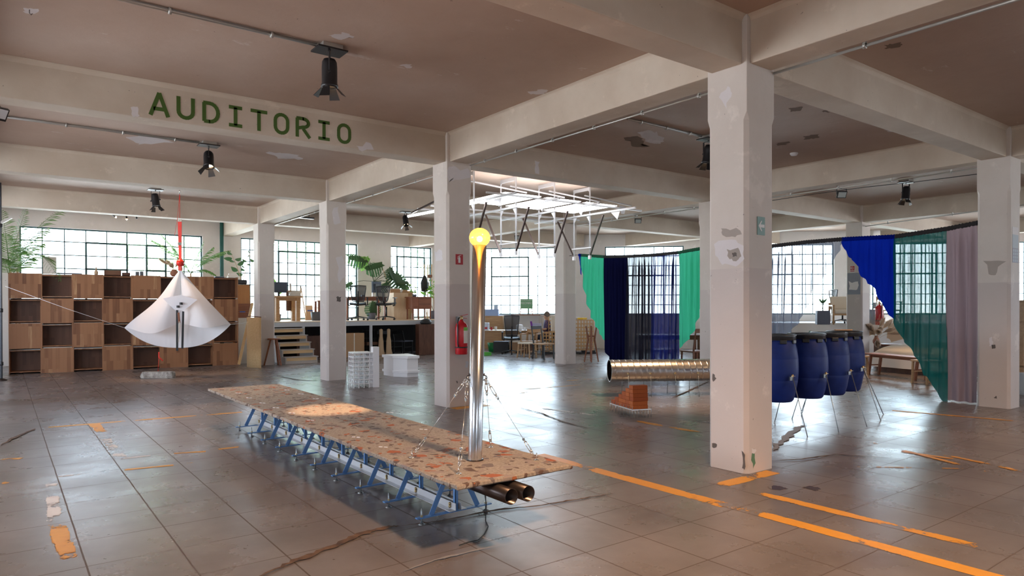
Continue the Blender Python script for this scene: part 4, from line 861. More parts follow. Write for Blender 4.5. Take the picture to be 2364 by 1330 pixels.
palmtree('tall palm behind the left end of the crate wall', c, [(T0, f_(60, 482, 19.6), .05), (T0, f_(152, 488, 19.3), .28), (T0, f_(110, 532, 19.2), .25), (T0, f_(5, 490, 20), .1), (T0, f_(98, 568, 19.1), .25), (T0+V((0, 0, -.2)), f_(12, 545, 19.4), .2), (T0+V((0, 0, -.3)), f_(75, 600, 19.2), .25), (T0+V((0, 0, -.3)), f_(3, 600, 19.2), .25), (T0+V((.15, 0, -.1)), f_(137, 665, 18.55), .75), (T0+V((0, 0, -.25)), f_(48, 575, 20.0), .2)],
         [(.14, 0), (.19, .05), (.21, .36), (.19, .38)], [[(0, 0, .3), tuple(T0*.55+V((.02, 0, 0))), tuple(T0)], [(.05, .02, .3), tuple(T0*.5+V((.08, 0, 0))), tuple(T0+V((.15, 0, -.1)))]], .40)
c = at(455, 640, 'y', 20.1); c = V((c.x, c.y, 0)); T0 = f_(440, 632, 20.1)
palmtree('bright green palm rising behind the crate wall at the sail', c, [(T0, f_(492, 575, 19.8), .2), (T0, f_(520, 590, 19.8), .3), (T0, f_(350, 560, 20.1), .25), (T0, f_(372, 545, 20.2), .15), (T0, f_(470, 560, 20.0), .1), (T0, f_(497, 640, 19.8), .5), (T0, f_(530, 585, 20.3), .3), (T0, f_(400, 570, 20), .1)], [(.14, 0), (.19, .05), (.21, .36), (.19, .38)], [[(0, 0, .3), tuple(T0*.6), tuple(T0)]], .30)
def fiddle(name, label, c, stems, mt, lw=.14, llen=.22, pot=None, seed=1, n=7):
    r = thing(name, label, 'plant', c); rd = random.Random(seed)
    if pot: MB().lathe(pot, (0, 0, 0), 24).build('pot', M['planter'], r)
    for st in stems:
        s_ = MB().tube(st, [.014-.009*i/(len(st)-1) for i in range(len(st))], 6).build('stem', M['dried'], r)
        for i in range(n):
            t = .35+.65*(i+.5)/n; k = t*(len(st)-1); a = V(st[int(k)]).lerp(V(st[min(int(k)+1, len(st)-1)]), k-int(k)); an = rd.random()*6.28; dr = V((math.cos(an), math.sin(an)*.6, rd.uniform(-.1, .7))).normalized(); e = a+dr*llen*rd.uniform(.8, 1.2)
            MB().leaf(a+dr*.03, e, lw*rd.uniform(.8, 1.15), V((rd.uniform(-.4, .4), -.7, .6)), bend=-.12).build('leaf', M[mt], r)
    return r
c = at(565, 640, 'y', 20.9); c = V((c.x, c.y, 0)); fiddle('rubber_plant', 'broad-leaved plant behind the crate wall, left of the stool column', c, [[(0, 0, .3), tuple(f_(555, 640, 20.3)), tuple(f_(545, 610, 20.2)), tuple(f_(535, 588, 20.1))], [(0, 0, .3), tuple(f_(562, 640, 20.3)), tuple(f_(572, 610, 20.3)), tuple(f_(578, 582, 20.2))]], 'leaf', pot=[(.15, 0), (.18, .35)], seed=4, n=8)
c = at(640, 640, 'y', 21.4); c = V((c.x, c.y, 1.1)); c2_ = c; fiddle('rubber_plant', 'round-leaved plant peeping out right of the stool column', V((c.x, c.y, 1.095)), [[(0, 0, .1), (-.05, 0, .7), (0, 0, 1.25)]], 'leaf_light', lw=.2, llen=.2, pot=[(.1, 0), (.12, .2)], seed=9, n=5)
# ---- light stand and tether
c = V((-.06, 17.6, 0)); p4_ = at(4, 640, 'y', 17.6); r = thing('lighting_stand', 'thin metal pole cut by the left edge of the view', 'stand', (p4_.x-.015, 17.6, 0)); MB().tube([(0, 0, 0), (0, 0, HC-.02)], .022, 10).build('pole', M['grey_plastic'], r)
for z in (.35, 1.45, 3.2): MB().lathe([(.03, -.04), (.034, -.03), (.034, .03), (.03, .04)], (0, 0, z), 12).build('collar', M['black'], r)
MB().bar((0, 0, 3.25), (.18, 0, 3.38), .04, .05).build('tube_clamp', M['alu'], r); MB().lathe([(.10, 0), (.10, .02), (.03, .05)], (0, 0, 0), 16).build('base', M['dark_steel'], r)
# ---- hanging sail ("white kite") over a stone
H0 = V((3.13, 16.29, HC)); dk = (H0-EYE).dot(FW)
kp = lambda x, y, b=0: at(x, y, 'd', dk-b)-H0
r = thing('hanging_sail', 'white cloth sail hung from a red strap and ball in front of the crates', 'sail', H0)
def kite_front(u, v):      # u across, v down
    s = 2*u-1; ap = V((417, 622)); L_ = V((287, 757)); R_ = V((533, 749)); e = L_ if s < 0 else R_; k = abs(s)
    xe = ap.x+(e.x-ap.x)*v; ye = ap.y+(e.y-ap.y)*v
    if s < 0: ye += 5*math.sin(PI*v)**2; xe += 8*math.sin(PI*v)**2
    else: xe -= 3*math.sin(PI*v)
    low = 750+ (20*math.sin(PI*min(1, k*1.02))**1.0 if s < 0 else 12*math.sin(PI*k))+ (7*k if s < 0 else -1*k); yc = ap.y+(748-ap.y)*v; x = ap.x+(xe-ap.x)*k; y = yc+(ye-yc)*k**1.15+(low-750)*v**3*(1-k)*k*3
    b = .42*math.sin(PI*min(1, k))*v+.10*(1-k)*v+.004*math.sin(k*40+v*3)*v*(1-k)
    return kp(x, y, b)
MB().grid(kite_front, 48, 28).build('front_canopy', M['kite'], r)
def kite_back(u, v):
    s = 2*u-1; k = abs(s); e = V((287, 757)) if s < 0 else V((533, 749)); top = V((417, 700)); bt = 803-(803-e.y)*(k**2.4); x = 411+(e.x-411)*k**.96; yt = 725+(e.y-725)*k; y = yt+(bt-yt)*v
    return kp(x, y, -.10*(1-k)*(1-v*.3)+.012*math.sin(k*60)*(1-k)*v)
MB().grid(kite_back, 48, 14).build('back_canopy', M['kite'], r)
fp = [(376, 689), (418, 681), (456, 692), (437, 707), (413, 724), (394, 707)]
MB().add([kp(x, y, .36 if i in (0, 1, 2) else .40) for i, (x, y) in enumerate(fp)], [(0, 1, 5), (1, 2, 3), (1, 3, 5), (3, 4, 5)], False).build('pocket_flap', M['kite'], r, solid=.004)
for (x0, y0), (x1, y1) in (((409, 716), (409, 810)), ((423, 719), (421, 805))): MB().bar(kp(x0, y0, .45), kp(x1, y1, .20), .045, .006, up=FW).build('black_strap', M['rubber'], r)
MB().bar(kp(412, 722, .44), kp(414, 745, .40), .035, .035).build('weight', M['terracotta'], r)
for x, y in ((411, 708), (418, 701)): MB().box(kp(x, y, .44), (.06, .03, .05), rz=.7).build('buckle', M['rubber'], r)
MB().tube([kp(414, 742, .42), kp(412, 790, .35)], .008, 6).build('cord', M['paper'], r)
MB().bar(kp(415, 512), kp(416, 600), .085, .012, up=FW, w2=.055).build('red_strap', M['red_cloth'], r); MB().box(kp(414, 563, .02), (.07, .03, .06)).build('buckle', M['chain'], r)
MB().sphere(kp(416, 607), .082, 24, 16).build('ball', M['red_plastic'], r); MB().bar(kp(416, 613), kp(416, 625), .07, .05, up=FW).build('strap_end', M['red_cloth'], r)
mb = MB(); ring(mb, kp(415, 508), .03, .006, FW, 12); mb.build('ring', M['chain'], r)
MB().tube([(0, 0, -.0), kp(415, 503)], .006, 5).build('rope', M['red_cloth'], r); MB().tube([(0, 0, -.12), kp(410, 502, -.05), kp(403, 545, -.1)], .004, 5).build('rope_tail', M['red_cloth'], r); MB().tube([(0, 0, 0), (0, 0, -.12)], .014, 8).build('hook', M['chain'], r)
a = kp(287, 757)+H0; b = at(12, 661, 'y', 17.6); tag(MB().tube([a, a.lerp(b, .5)+V((0, 0, -.02)), b], .004, 5).build('guy_line', M['white']), 'white guy line from the left tip of the sail to the edge pole', 'cord')
a = kp(533, 749)+H0; b = at(584, 739, 'x', 5.315); tag(MB().tube([a, a.lerp(b, .5)+V((0, 0, -.03)), b], .004, 5).build('guy_line', M['white']), 'white guy line from the right tip of the sail to the stool column', 'cord')
sp_ = fl(365, 872); r = thing('anchor_stone', 'rough stone block on the floor below the sail', 'stone', sp_, .1-_a*.0)
mb = MB(); rd = random.Random(3)
def stone(u, v):
    a = 2*PI*u; z = [0, .03, .10, .13, .135][round(v*4)]; k = [1, 1.03, 1, .93, .0][round(v*4)]; c_, s_ = math.cos(a), math.sin(a); q = 1/max(abs(c_), abs(s_)); return V((c_*q*.32*k+rd.uniform(-.012, .012)*(u < 1), s_*q*.11*k, z))
mb.grid(stone, 20, 4, False); mb.build('block', M['stone'], r); r.rotation_euler = (0, 0, -.55)
MB().tube([(.0, 0, .13), (.02, 0, .50)], .005, 5).build('red_cord', M['red_cloth'], r); MB().tube([(.02, 0, .55), (.02, 0, .44), (.10, 0, .36)], .014, 6).build('knot', M['red_cloth'], r)
# ---- boards leaning beside the crate wall
def sheet(name, label, cat, p0, wd, h, t, mt, lean=.0, rz=0):
    r = thing(name, label, cat, p0, rz); MB().bar((wd/2, 0, 0), (wd/2, lean, h), wd, t, up=(0, 1, 0)).build('board', mt, r); return r
sheet('plywood_sheet', 'orange-brown plywood sheet leaning right of the crate wall', 'board', (5.03, 19.3, 0), .46, 2.12, .02, M['orange_wood'], .15)
sheet('plasterboard', 'cream board leaning low between crate wall and curved sheet', 'board', (5.0, 18.95, 0), .42, 1.22, .02, M['paper'], .12)
r = thing('slatted_panel', 'reddish slatted panel leaning right of the crate wall', 'board', (5.03, 19.15, 0)); mb = MB()
for k in range(26): mb.bb((0, 0, .0+.062*k), (.42, .02, .056+.062*k))
mb.bb((.02, .02, 0), (.05, .06, 1.60)).bb((.37, .02, 0), (.40, .06, 1.60)); mb.build('slats', M['red_wood'], r); MB().bb((.12, -.003, 1.37), (.26, -.0005, 1.395)).build('blue_tape', M['blue'], r)
q1, q2 = fl(571, 845), fl(603, 850); r = thing('curved_plywood', 'bent pale plywood sheet standing upright beside the stool', 'board', q1); n_ = 10; dv = q2-q1; w_ = dv.length; d_ = dv.normalized(); nn_ = V((d_.y, -d_.x, 0))
MB().grid(lambda u, v: d_*w_*u+nn_*.13*math.sin(PI*u)+V((0, 0, 1.25*v)), 14, 2).build('sheet', M['pine'], r, solid=.012); MB().tube([V((0, 0, 1.27)), nn_*.06+d_*w_*.5+V((0, 0, 1.28)), d_*w_+V((0, 0, 1.26))], .012, 6).build('edge_strip', M['walnut'], r)
q1 = at(556, 820, 'y', 18.45); r = thing('wooden_batten', 'long narrow batten leaning against the boards', 'board', (4.93, 18.45, 0)); MB().bar((0, 0, 0.02), (.42, .25, 1.62), .07, .02, up=(0, 1, 0)).build('batten', M['ply'], r)
boxthing('tool_bag', 'black bag lying on top of the orange plywood sheet', 'bag', (5.27, 19.48, 2.13), (.30, .16, .13), M['black_plastic'], bevel=.03)
# ---- three-legged stool
def stool(label, c, h, legs, mt, top=(.17, .12), tt=.035):
    r = thing('wooden_stool', label, 'stool', c); MB().prism([(math.cos(a)*top[0], math.sin(a)*top[1]) for a in [2*PI*i/20 for i in range(20)]], h-tt, h).build('seat', mt, r, bevel=.006)
    for (x, y) in legs: MB().bar((x, y, 0), (x*.35, y*.35, h-tt+.002), .034, .034, w2=.042, h2=.042).build('leg', mt, r)
    return r
stool('reddish wooden three-legged stool in front of the column by the stairs', (5.66, 18.02-.14, 0), .70, [(-.22, .12), (.13, -.14), (.16, .16)], M['red_wood'])
# ---- stairs up to the platform
PF, PZ = 19.30, 1.095; s0 = V((5.99, 18.0, 0)); r = thing('platform_steps', 'five-tread wooden steps up to the office platform', 'steps', s0); SW = .87; n_ = 5; rise = PZ/6; run = (PF-18.0)/5
for sx in (0, SW-.03):
    mb = MB(); poly = [(0, 0)]
    for k in range(n_): poly += [(run*k, rise*(k+1)-.02), (run*(k+1), rise*(k+1)-.02)]
    poly += [(run*n_, 0)]; nn = len(poly); mb.add([(sx, y, z) for y, z in poly]+[(sx+.03, y, z) for y, z in poly], [list(range(nn)), list(reversed(range(nn, 2*nn)))]+[(i, nn+i, nn+(i+1) % nn, (i+1) % nn) for i in range(nn)]); mb.build('stringer', M['grey_wood'], r)
for k in range(n_):
    MB().bb((-.02, run*k-.025, rise*(k+1)-.02), (SW+.02, run*(k+1)+.01, rise*(k+1)+.002)).build('tread', M['grey_wood'], r)
    MB().bb((.03, run*k+.004, rise*(k+1)-.105), (SW-.03, run*k+.02, rise*(k+1)-.022)).build('riser_board', M['pine'], r)
    if k == 0: MB().bb((.03, .004, 0), (SW-.03, .02, rise-.106)).build('kick_board', M['grey_wood'], r)
# ---- platform
r = struct(MB().bb((5.75, PF, PZ-.02), (12.4, WY-.01, PZ)).build('platform_floor', M['ply_pale']), 'raised plywood office platform with pale front rail')
fs__ = MB().bb((5.75, PF-.02, PZ-.15), (12.4, PF, PZ-.021)).build('platform_front', M['stage_front'], r)
for x in (6.95, 9.05, 11.2): MB().bb((x-.035, PF, 0), (x+.035, PF+.07, PZ-.15)).build('platform_post', M['stage_front'], r)
MB().bb((5.75, PF+1.4, 0), (12.4, PF+1.43, PZ-.02)).build('platform_shade_sheet', M['dark_void'], r)  # near-black sheet: its colour stands in for the deep shade under the platform
# things stored below the platform
r = boxthing('cardboard_box', 'brown cardboard box under the platform behind the tower model', 'box', (8.52, 19.55, 0), (.62, .45, .72), M['cardboard'], part='carton'); MB().bb((-.03, -.2265, .0), (.0, -.2255, .72)).build('packing_tape', M['paper'], r)
boxthing('storage_box', 'dark brown lidded box under the platform right of the steps', 'box', (7.35, 19.85, 0), (.65, .5, .66), M['dark_wood'], part='carcass')
r = thing('wire_shelf', 'black wire rack under the platform beside the cardboard box', 'rack', (9.18, 19.62, 0)); mb = MB()
for x in (-.2, .2):
    for y in (-.14, .14): mb.tube([(x, y, 0), (x, y, .82)], .008, 6)
for z in (.1, .32, .54, .78):
    for k in range(9): mb.tube([(-.2+.05*k, -.14, z), (-.2+.05*k, .14, z)], .003, 4)
mb.build('rack_frame', M['black'], r); MB().bb((-.18, -.12, .33), (.18, .12, .42)).build('shelf_contents', M['walnut'], r)
for k, x in enumerate((9.42, 9.68)):
    r = thing('wrapped_stump', ['left', 'right'][k]+' of two straw-coloured wrapped trunks under the platform', 'trunk', (x, 19.4-.0, 0)); MB().lathe([(.10, 0), (.12, .03), (.085, .2), (.075, .45), (.05, .6), (.055, .8), (.02, .83)], (0, 0, 0), 12).build('wrapped_trunk', M['dried'], r)
def simple_chair(name, label, c, rz, mt, seat=.45, back=.85, w=.46, seatmat=None, arms=False, group=None, spindle=0):
    r = thing(name, label, 'chair', c, rz, group); h = w/2
    MB().bb((-h, -h, seat-.035), (h, h, seat)).build('seat', seatmat or mt, r, bevel=.008)
    for sx in (-1, 1):
        MB().bar((sx*(h-.02), -h+.03, 0), (sx*(h-.03), -h+.04, seat-.03), .034).build('leg', mt, r); MB().bar((sx*(h-.02), h+.02, 0), (sx*(h-.03), h-.02, seat), .034).bar((sx*(h-.03), h-.02, seat-.01), (sx*(h-.03), h+.07, back), .034, w2=.026, h2=.026).build('leg', mt, r)
        if arms: MB().bar((sx*(h-.01), -h+.06, seat), (sx*(h-.01), -h+.04, seat+.21), .03).bar((sx*(h-.01), -h+.0, seat+.22), (sx*(h-.01), h+.03, seat+.22), .045, .022).build('armrest', mt, r)
    MB().bb((-h+.03, h+.045, back-.10), (h-.03, h+.07, back)).build('backrest', mt, r)
    if spindle: 
        mb = MB()
        for k in range(spindle): x = -h+.06+(w-.12)*k/(spindle-1); mb.bar((x, h-.0, seat), (x, h+.055, back-.09), .014)
        mb.build('back_spindles', mt, r)
    MB().bar((-h+.03, -h+.04, seat*.5), (-h+.03, h, seat*.5), .02).bar((h-.03, -h+.04, seat*.5), (h-.03, h, seat*.5), .02).build('stretcher', mt, r); return r
simple_chair('folded_chair', 'dark metal chair in the shadow under the platform, left one', (9.98, 20.2, 0), 2.4, M['black'], .42, .74); simple_chair('folded_chair', 'dark metal chair under the platform next to the wooden trunk box', (10.45, 19.9, 0), 2.0, M['black'], .42, .74, seatmat=M['planter'])
r = boxthing('wooden_box', 'reddish-brown wooden box on the floor at the platform corner', 'box', (10.80, 19.05, 0), (.55, .45, .96), M['dark_wood'], -.25, part='carcass')
r = thing('black_bag', 'black cloth bag slumped on the reddish-brown wooden box', 'bag', (10.78, 19.0, .96)); MB().lathe([(.16, 0), (.19, .05), (.15, .13), (.06, .17), (.0, .18)], (0, 0, 0), 14).build('bag_body', M['rubber'], r)
# ---- office platform furniture
def office_chair(label, c, rz, wing=True, h=.47, bh=.62):
    r = thing('office_chair', label, 'chair', c, rz, 'mesh office chairs')
    mb = MB(); mb.tube([(0, 0, .09), (0, 0, h-.08)], .026, 10); mb.build('gas_column', M['black'], r); mb = MB()
    for k in range(5):
        a = 2*PI*k/5+.3; e = V((math.cos(a)*.31, math.sin(a)*.31, .075)); mb.bar((0, 0, .12), e, .05, .03, w2=.03, h2=.022)
        w_ = MB().lathe([(.027, -.022), (.03, -.014), (.03, .014), (.027, .022)], (e.x, e.y, .031), 14, axis=(math.cos(a+1.5), math.sin(a+1.5), 0)).build('caster', M['rubber'], r)
    mb.build('star_base', M['black'], r)
    MB().grid(lambda u, v: V(((u-.5)*.50, (v-.5)*.48, h+.02*math.cos(PI*(v))+.02*(2*u-1)**2)), 8, 8).build('seat', M['rubber'], r, solid=.05)
    y0 = .23; top = h+bh; mb = MB()
    pts = []; wid = lambda t: (.17+.07*t) if not wing else (.10+.13*t**.6)
    for k in range(9): t = k/8; pts.append((-wid(t), y0+.06*t+.03*math.sin(PI*t), h+.08+(bh-.08)*t))
    pts2 = [(-x, y, z) for x, y, z in reversed(pts)]; mb.tube(pts+[(0, y0+.075, top+.015)]+pts2, .014, 8, closed=not wing or True); mb.build('back_frame', M['black'], r)
    MB().grid(lambda u, v: V(((2*u-1)*wid(v)*.97, y0+.06*v+.03*math.sin(PI*v)-.03*(1-(2*u-1)**2), h+.08+(bh-.08)*v)), 10, 12).build('mesh_back', M['mesh_net'], r)
    MB().bar((0, .10, h-.06), (0, y0+.04, h+.12), .05, .02).bar((0, y0+.045, h+.10), (0, y0+.08, h+.40), .035, .02).build('back_spine', M['black'], r)
    for sx in (-1, 1):
        MB().bar((sx*.22, 0, h-.05), (sx*.29, .02, h-.03), .03).bar((sx*.29, .02, h-.04), (sx*.29, .02, h+.19), .04, .02).bar((sx*.29, -.12, h+.20), (sx*.28, .12, h+.20), .07, .022).build('armrest', M['black'], r)
    return r
m = bpy.data.materials.new('seat_mesh'); m.use_nodes = True; n = N(m); n.b.inputs['Base Color'].default_value = (.04, .04, .05, 1); n.b.inputs['Alpha'].default_value = .8; M['mesh_net'] = m
office_chair('black mesh office chair on the platform nearest the tower column', (8.80, 19.72, PZ), 2.75, False, .50, .55); office_chair('black office chair with wing-shaped back on the platform by the monitor', (9.76, 19.72, PZ), 2.35, True, .50, .55)
def table(name, label, c, w_, d_, h, mt, rz=0, leg=.06, top=.035, trest=False):
    r = thing(name, label, 'table', c, rz); MB().bb((-w_/2, -d_/2, h-top), (w_/2, d_/2, h)).build('tabletop', mt, r, bevel=.004)
    for sx in (-1, 1):
        for sy in (-1, 1):
            x, y = sx*(w_/2-leg), sy*(d_/2-leg); MB().bar((x+(sx*.06 if trest else 0), y, 0), (x, y, h-top), leg).build('leg', mt, r)
    MB().bb((-w_/2+leg, -d_/2+leg*.7, h-top-.09), (w_/2-leg, -d_/2+leg*1.2, h-top)).build('apron', mt, r); return r
table('work_desk', 'dark red-brown desk on the platform in front of the monstera', (9.35, 20.55, PZ), 1.42, .6, .74, M['red_wood'])
q = at(650, 600, 'y', 20.2); table('workbench', 'pale wooden workbench on the platform beside the stool column', (6.78, 20.35, PZ), .82, .6, .74, M['oak'], leg=.11, top=.05)
books(V((7.02, 20.3, PZ+.74)), [(.34, .26, .035, M['paper']), (.33, .25, .03, M['white']), (.33, .25, .035, M['paper']), (.30, .24, .03, M['paper']), (.31, .22, .04, M['cardboard'])], .1, 'stacked volume on the pale workbench, %s from the bottom', 'books on the workbench')
r = thing('small_monitor', 'dark screen on the workbench left of the stacked volumes', 'monitor', (6.62, 20.45, PZ+.74), .1); MB().bb((-.26, -.015, .10), (.26, .015, .42)).build('display', M['screen'], r); MB().bb((-.03, 0, 0), (.03, .03, .12)).bb((-.1, -.08, 0), (.1, .08, .01)).build('stand', M['black'], r)
vase('soap_bottle', 'small brown pump bottle on the workbench', (6.78, 20.18, PZ+.74), [(.03, 0), (.035, .01), (.035, .11), (.01, .14), (.01, .18), (.0, .185)], M['dark_wood'], 'bottle')
r = thing('work_trestle', 'slanting wooden trestle leg under the pale workbench', 'trestle', (7.1, 20.6, PZ)); MB().bar((0, 0, 0), (-.13, 0, .60), .04).build('leg', M['ply'], r); MB().bb((-.22, -.03, .30), (-.06, .03, .62)).build('hung_board', M['walnut'], r)
for k, (x, y0, nm, lab, mt, w_) in enumerate(((573, 5.2, 'timber_post', 'thin upright timber on the platform behind the books', M['grey_wood'], .07),)):
    pass
def pxbox(name, label, cat, x0, y0, x1, y1, Y, d, mt, part='board', lean=0):
    a = at(x0, y1, 'y', Y); b = at(x1, y0, 'y', Y); r = thing(name, label, cat, ((a.x+b.x)/2, Y, a.z)); w_ = b.x-a.x; h_ = b.z-a.z
    MB().bar((0, 0, 0), (0, lean, h_), w_, d, up=(0, 1, 0)).build(part, mt, r); return r, a, b
def onstage(x0, y0, x1, y1, Y):   # drop to platform level
    a = at(x0, y1, 'y', Y); return a
for (x0, x1, yt, Y, nm, lab, mt, ln) in ((671, 674.5, 654, 21.2, 'timber_plank', 'thin upright plank standing behind the stacked volumes', M['grey_wood'], .1), (684, 691, 688, 21.3, 'grey_board', 'slim grey board leaning at the platform window', M['planter'], .1), (707, 724, 705, 21.3, 'pale_board', 'pale square board with blue tape leaning at the platform window', M['ply_pale'], .12)):
    a = at(x0, yt, 'y', Y); b = at(x1, yt, 'y', Y); r = thing(nm, lab, 'board', ((a.x+b.x)/2, Y, PZ)); MB().bar((0, 0, 0), (0, ln, a.z-PZ), b.x-a.x, .02, up=(0, 1, 0)).build('board', mt, r)
    if nm == 'pale_board': MB().bb((-.08, .0, .28), (.1, .02, .32)).build('blue_tape', M['blue'], r)
r = thing('a_frame', 'narrow pale wooden A-shaped frame leaning at the platform window', 'frame', (7.9, 21.3, PZ)); a = at(694, 660, 'y', 21.3)-V((7.9, 21.3, PZ)); MB().bar((a.x-.03, 0, 0), a, .03).build('batten', M['ply_pale'], r); MB().bar((a.x+.17, 0, 0), a, .03).build('batten', M['ply_pale'], r)
r = thing('waste_bin', 'dark round bin on the platform right of the leaning boards', 'bin', (at(731, 735, 'y', 20.3).x, 20.3, PZ)); MB().lathe([(.13, 0), (.15, .02), (.18, .27), (.165, .27), (.14, .03)], (0, 0, 0), 20, cap=True).build('tub', M['grey_plastic'], r)
r = table('side_table', 'small reddish table on the platform half behind the tower column', (at(735, 700, 'y', 20.9).x+.1, 20.9, PZ), .4, .4, .62, M['red_wood'])
q = at(571, 0, 'y', 20)
r = thing('desktop_monitor', 'dark computer monitor seen from behind on the platform desk', 'monitor', (9.82, 20.55, PZ+.74), .35); MB().bb((-.20, -.02, .14), (.20, .02, .50)).build('display', M['screen'], r); MB().bb((-.09, -.055, .22), (.09, -.02, .42)).build('rear_housing', M['grey_plastic'], r); MB().bb((-.03, -.03, 0), (.03, 0, .2)).bb((-.12, -.1, 0), (.12, .08, .012)).build('stand', M['grey_plastic'], r)
boxthing('desk_box', 'small grey box on the platform desk', 'box', (9.3, 20.45, PZ+.74), (.12, .1, .06), M['grey_plastic']); vase('pen_cup', 'silver cup on the desk next to the monitor', (9.65, 20.42, PZ+.74), [(.04, 0), (.045, .01), (.045, .13), (.04, .13)], M['alu'], 'cup')
r = thing('plywood_cabinet', 'pale plywood cabinet on the platform right of the winged chair', 'cabinet', (at(909, 700, 'y', 20.35).x, 20.35, PZ)); MB().bb((0, 0, 0), (.53, .62, .88)).build('carcass', M['ply_pale'], r, bevel=.003); MB().bb((.26, -.002, 0), (.263, 0, .88)).build('seam', M['ply'], r); MB().bb((.55, .02, 0), (.72, .6, .02)).bb((.55, .02, .28), (.72, .6, .30)).bb((.55, .02, .56), (.72, .6, .58)).bb((.55, .02, .86), (.72, .6, .88)).bb((.70, .02, 0), (.72, .6, .88)).build('open_shelves', M['ply_pale'], r)
_cx = at(909, 700, 'y', 20.35).x-10.13
for k, (x, z, d_, mt, nm, lab) in enumerate(((10.28, 0, (.34, .3, .12), M['cardboard'], 'cardboard_box', 'small carton on the plywood cabinet, left'), (10.60, 0, (.26, .22, .10), M['cardboard'], 'parcel', 'brown parcel on the plywood cabinet, right'), (10.25, .12, (.36, .26, .03), M['paper'], 'paper_pile', 'loose papers on the small carton'), (10.80, 0, (.22, .28, .07), M['ply'], 'wooden_tray', 'wooden tray at the right end of the plywood cabinet'))):
    boxthing(nm, lab, 'box' if mt != M['paper'] else 'papers', (x+_cx, 20.62, PZ+.88+z), d_, mt, .15*k-.2, bevel=.003)
r = thing('white_ornament', 'crumpled white ornament on the plywood cabinet', 'ornament', (10.45+_cx, 20.48, PZ+.88)); MB().sphere((0, 0, .06), .06, 10, 7).sphere((.06, .01, .09), .035, 8, 6).sphere((-.04, 0, .11), .03, 8, 6).build('body', M['white'], r)
r = thing('drawer_cabinet', 'small reddish cabinet with two drawers on the platform', 'cabinet', (10.97, 19.85, PZ)); MB().bb((-.22, 0, .34), (.50, .42, .72)).bb((-.26, -.02, .72), (.54, .44, .745)).build('carcass', M['red_wood'], r)
for z in (.36, .55): d_ = MB().bb((.02, -.016, z), (.46, -.001, z+.165)).build('drawer', M['red_wood'], r); MB().bb((.04, -.022, z+.135), (.44, -.017, z+.15)).build('pull_groove', M['dark_wood'], d_)
for x in (-.2, .02, .46):
    for y in (.02, .38): MB().bb((x, y, 0), (x+.035, y+.035, .34)).build('leg', M['red_wood'], r)
vase('white_canister', 'white canister standing under the small reddish cabinet', (10.86, 20.0, PZ), [(.04, 0), (.045, .01), (.045, .19), (.04, .2)], M['white'], 'canister')
# monstera
def monstera_leaf(mb, base, dirv_, size, nrm):
    d = V(dirv_).normalized(); nrm = V(nrm).normalized(); s = d.cross(nrm).normalized(); nrm = s.cross(d); n = 7; base = V(base)
    for sg in (-1, 1):
        for k in range(n):
            t0 = k/n; t1 = (k+.72)/n; w0 = size*.52*math.sin(PI*(.12+.80*t0))**.7; w1 = size*.52*math.sin(PI*(.12+.80*t1))**.7
            a = base+d*size*t0; b = base+d*size*t1; c1 = b+s*sg*w1+d*size*.10-nrm*w1*.45; c0 = a+s*sg*w0+d*size*.10-nrm*w0*.45; mi0 = a.lerp(c0, .5)+nrm*.02*size; mi1 = b.lerp(c1, .5)+nrm*.02*size
            mb.add([a, b, mi1, c1, c0, mi0], [(0, 1, 2, 5), (5, 2, 3, 4)])
        mb.add([base+d*size*(k/n) for k in (0, n)]+[base+d*size*.9+s*sg*size*.16, base+d*size*.3+s*sg*size*.2, base-d*size*.08+s*sg*size*.15], [(0, 1, 2, 3), (0, 3, 4)])
    return mb
c = V((9.95, 21.2, PZ)); r = thing('monstera', 'tall monstera with split leaves behind the monitor', 'plant', c); MB().lathe([(.12, 0), (.15, .2), (.14, .22)], (0, 0, 0), 20).build('pot', M['planter'], r); g_ = lambda x, y, Y=21.1: at(780+x/6.046, 560+y/6.046, 'y', Y)-c; hub = g_(500, 545)
MB().tube([(0, 0, .25), hub*.6+V((.05, 0, .1)), hub], .02, 7).build('stem', M['dried'], r)
for (x0, y0), (x1, y1), sz, mt, nr in (((405, 245), (300, 230), .62, 'leaf', (0, -.8, .6)), ((430, 215), (345, 320), .45, 'leaf_light', (.4, -.8, .2)), ((620, 300), (470, 345), .62, 'leaf', (0, -.7, .7)), ((735, 380), (800, 520), .62, 'leaf', (.2, -.8, .5)), ((800, 440), (900, 590), .70, 'leaf', (-.2, -.8, .5)), ((700, 560), (650, 600), .4, 'leaf', (0, -.5, .8)), ((500, 830), (480, 960), .45, 'leaf', (0, -1, .2)), ((560, 840), (520, 1000), .4, 'leaf', (0, -1, .1)), ((200, 560), (150, 590), .32, 'leaf', (0, -.8, .5)), ((740, 350), (740, 430), .4, 'leaf', (0, -1, .2)), ((820, 560), (960, 560), .45, 'leaf', (0, -.7, .7))):
    a = g_(x0, y0); e = g_(x1, y1); pm = hub.lerp(a, .5)+V((0, -.03, .05)); MB().tube([hub, pm, a], .008, 5).build('petiole', M['leaf'], r); monstera_leaf(MB(), a, e-a, sz*1.05, nr).build('leaf', M[mt], r)
MB().bar(g_(720, 610), g_(605, 310), .018).build('support_cane', M['oak'], r)
c = V((11.2, 20.95, PZ)); r = thing('coat_stand', 'stand of thin pale rods with a dark coat near the extinguisher column', 'coat stand', c); g_ = lambda x, y, Y=20.5: at(780+x/6.046, 560+y/6.046, 'y', Y)-c
for (x0, x1) in ((1240, 1205), (1248, 1250), (1262, 1275), (1300, 1310)): a = g_(x0, 700); a.z = 0; MB().bar(a, g_(x1, 305), .022).build('rod', M['pine'], r)
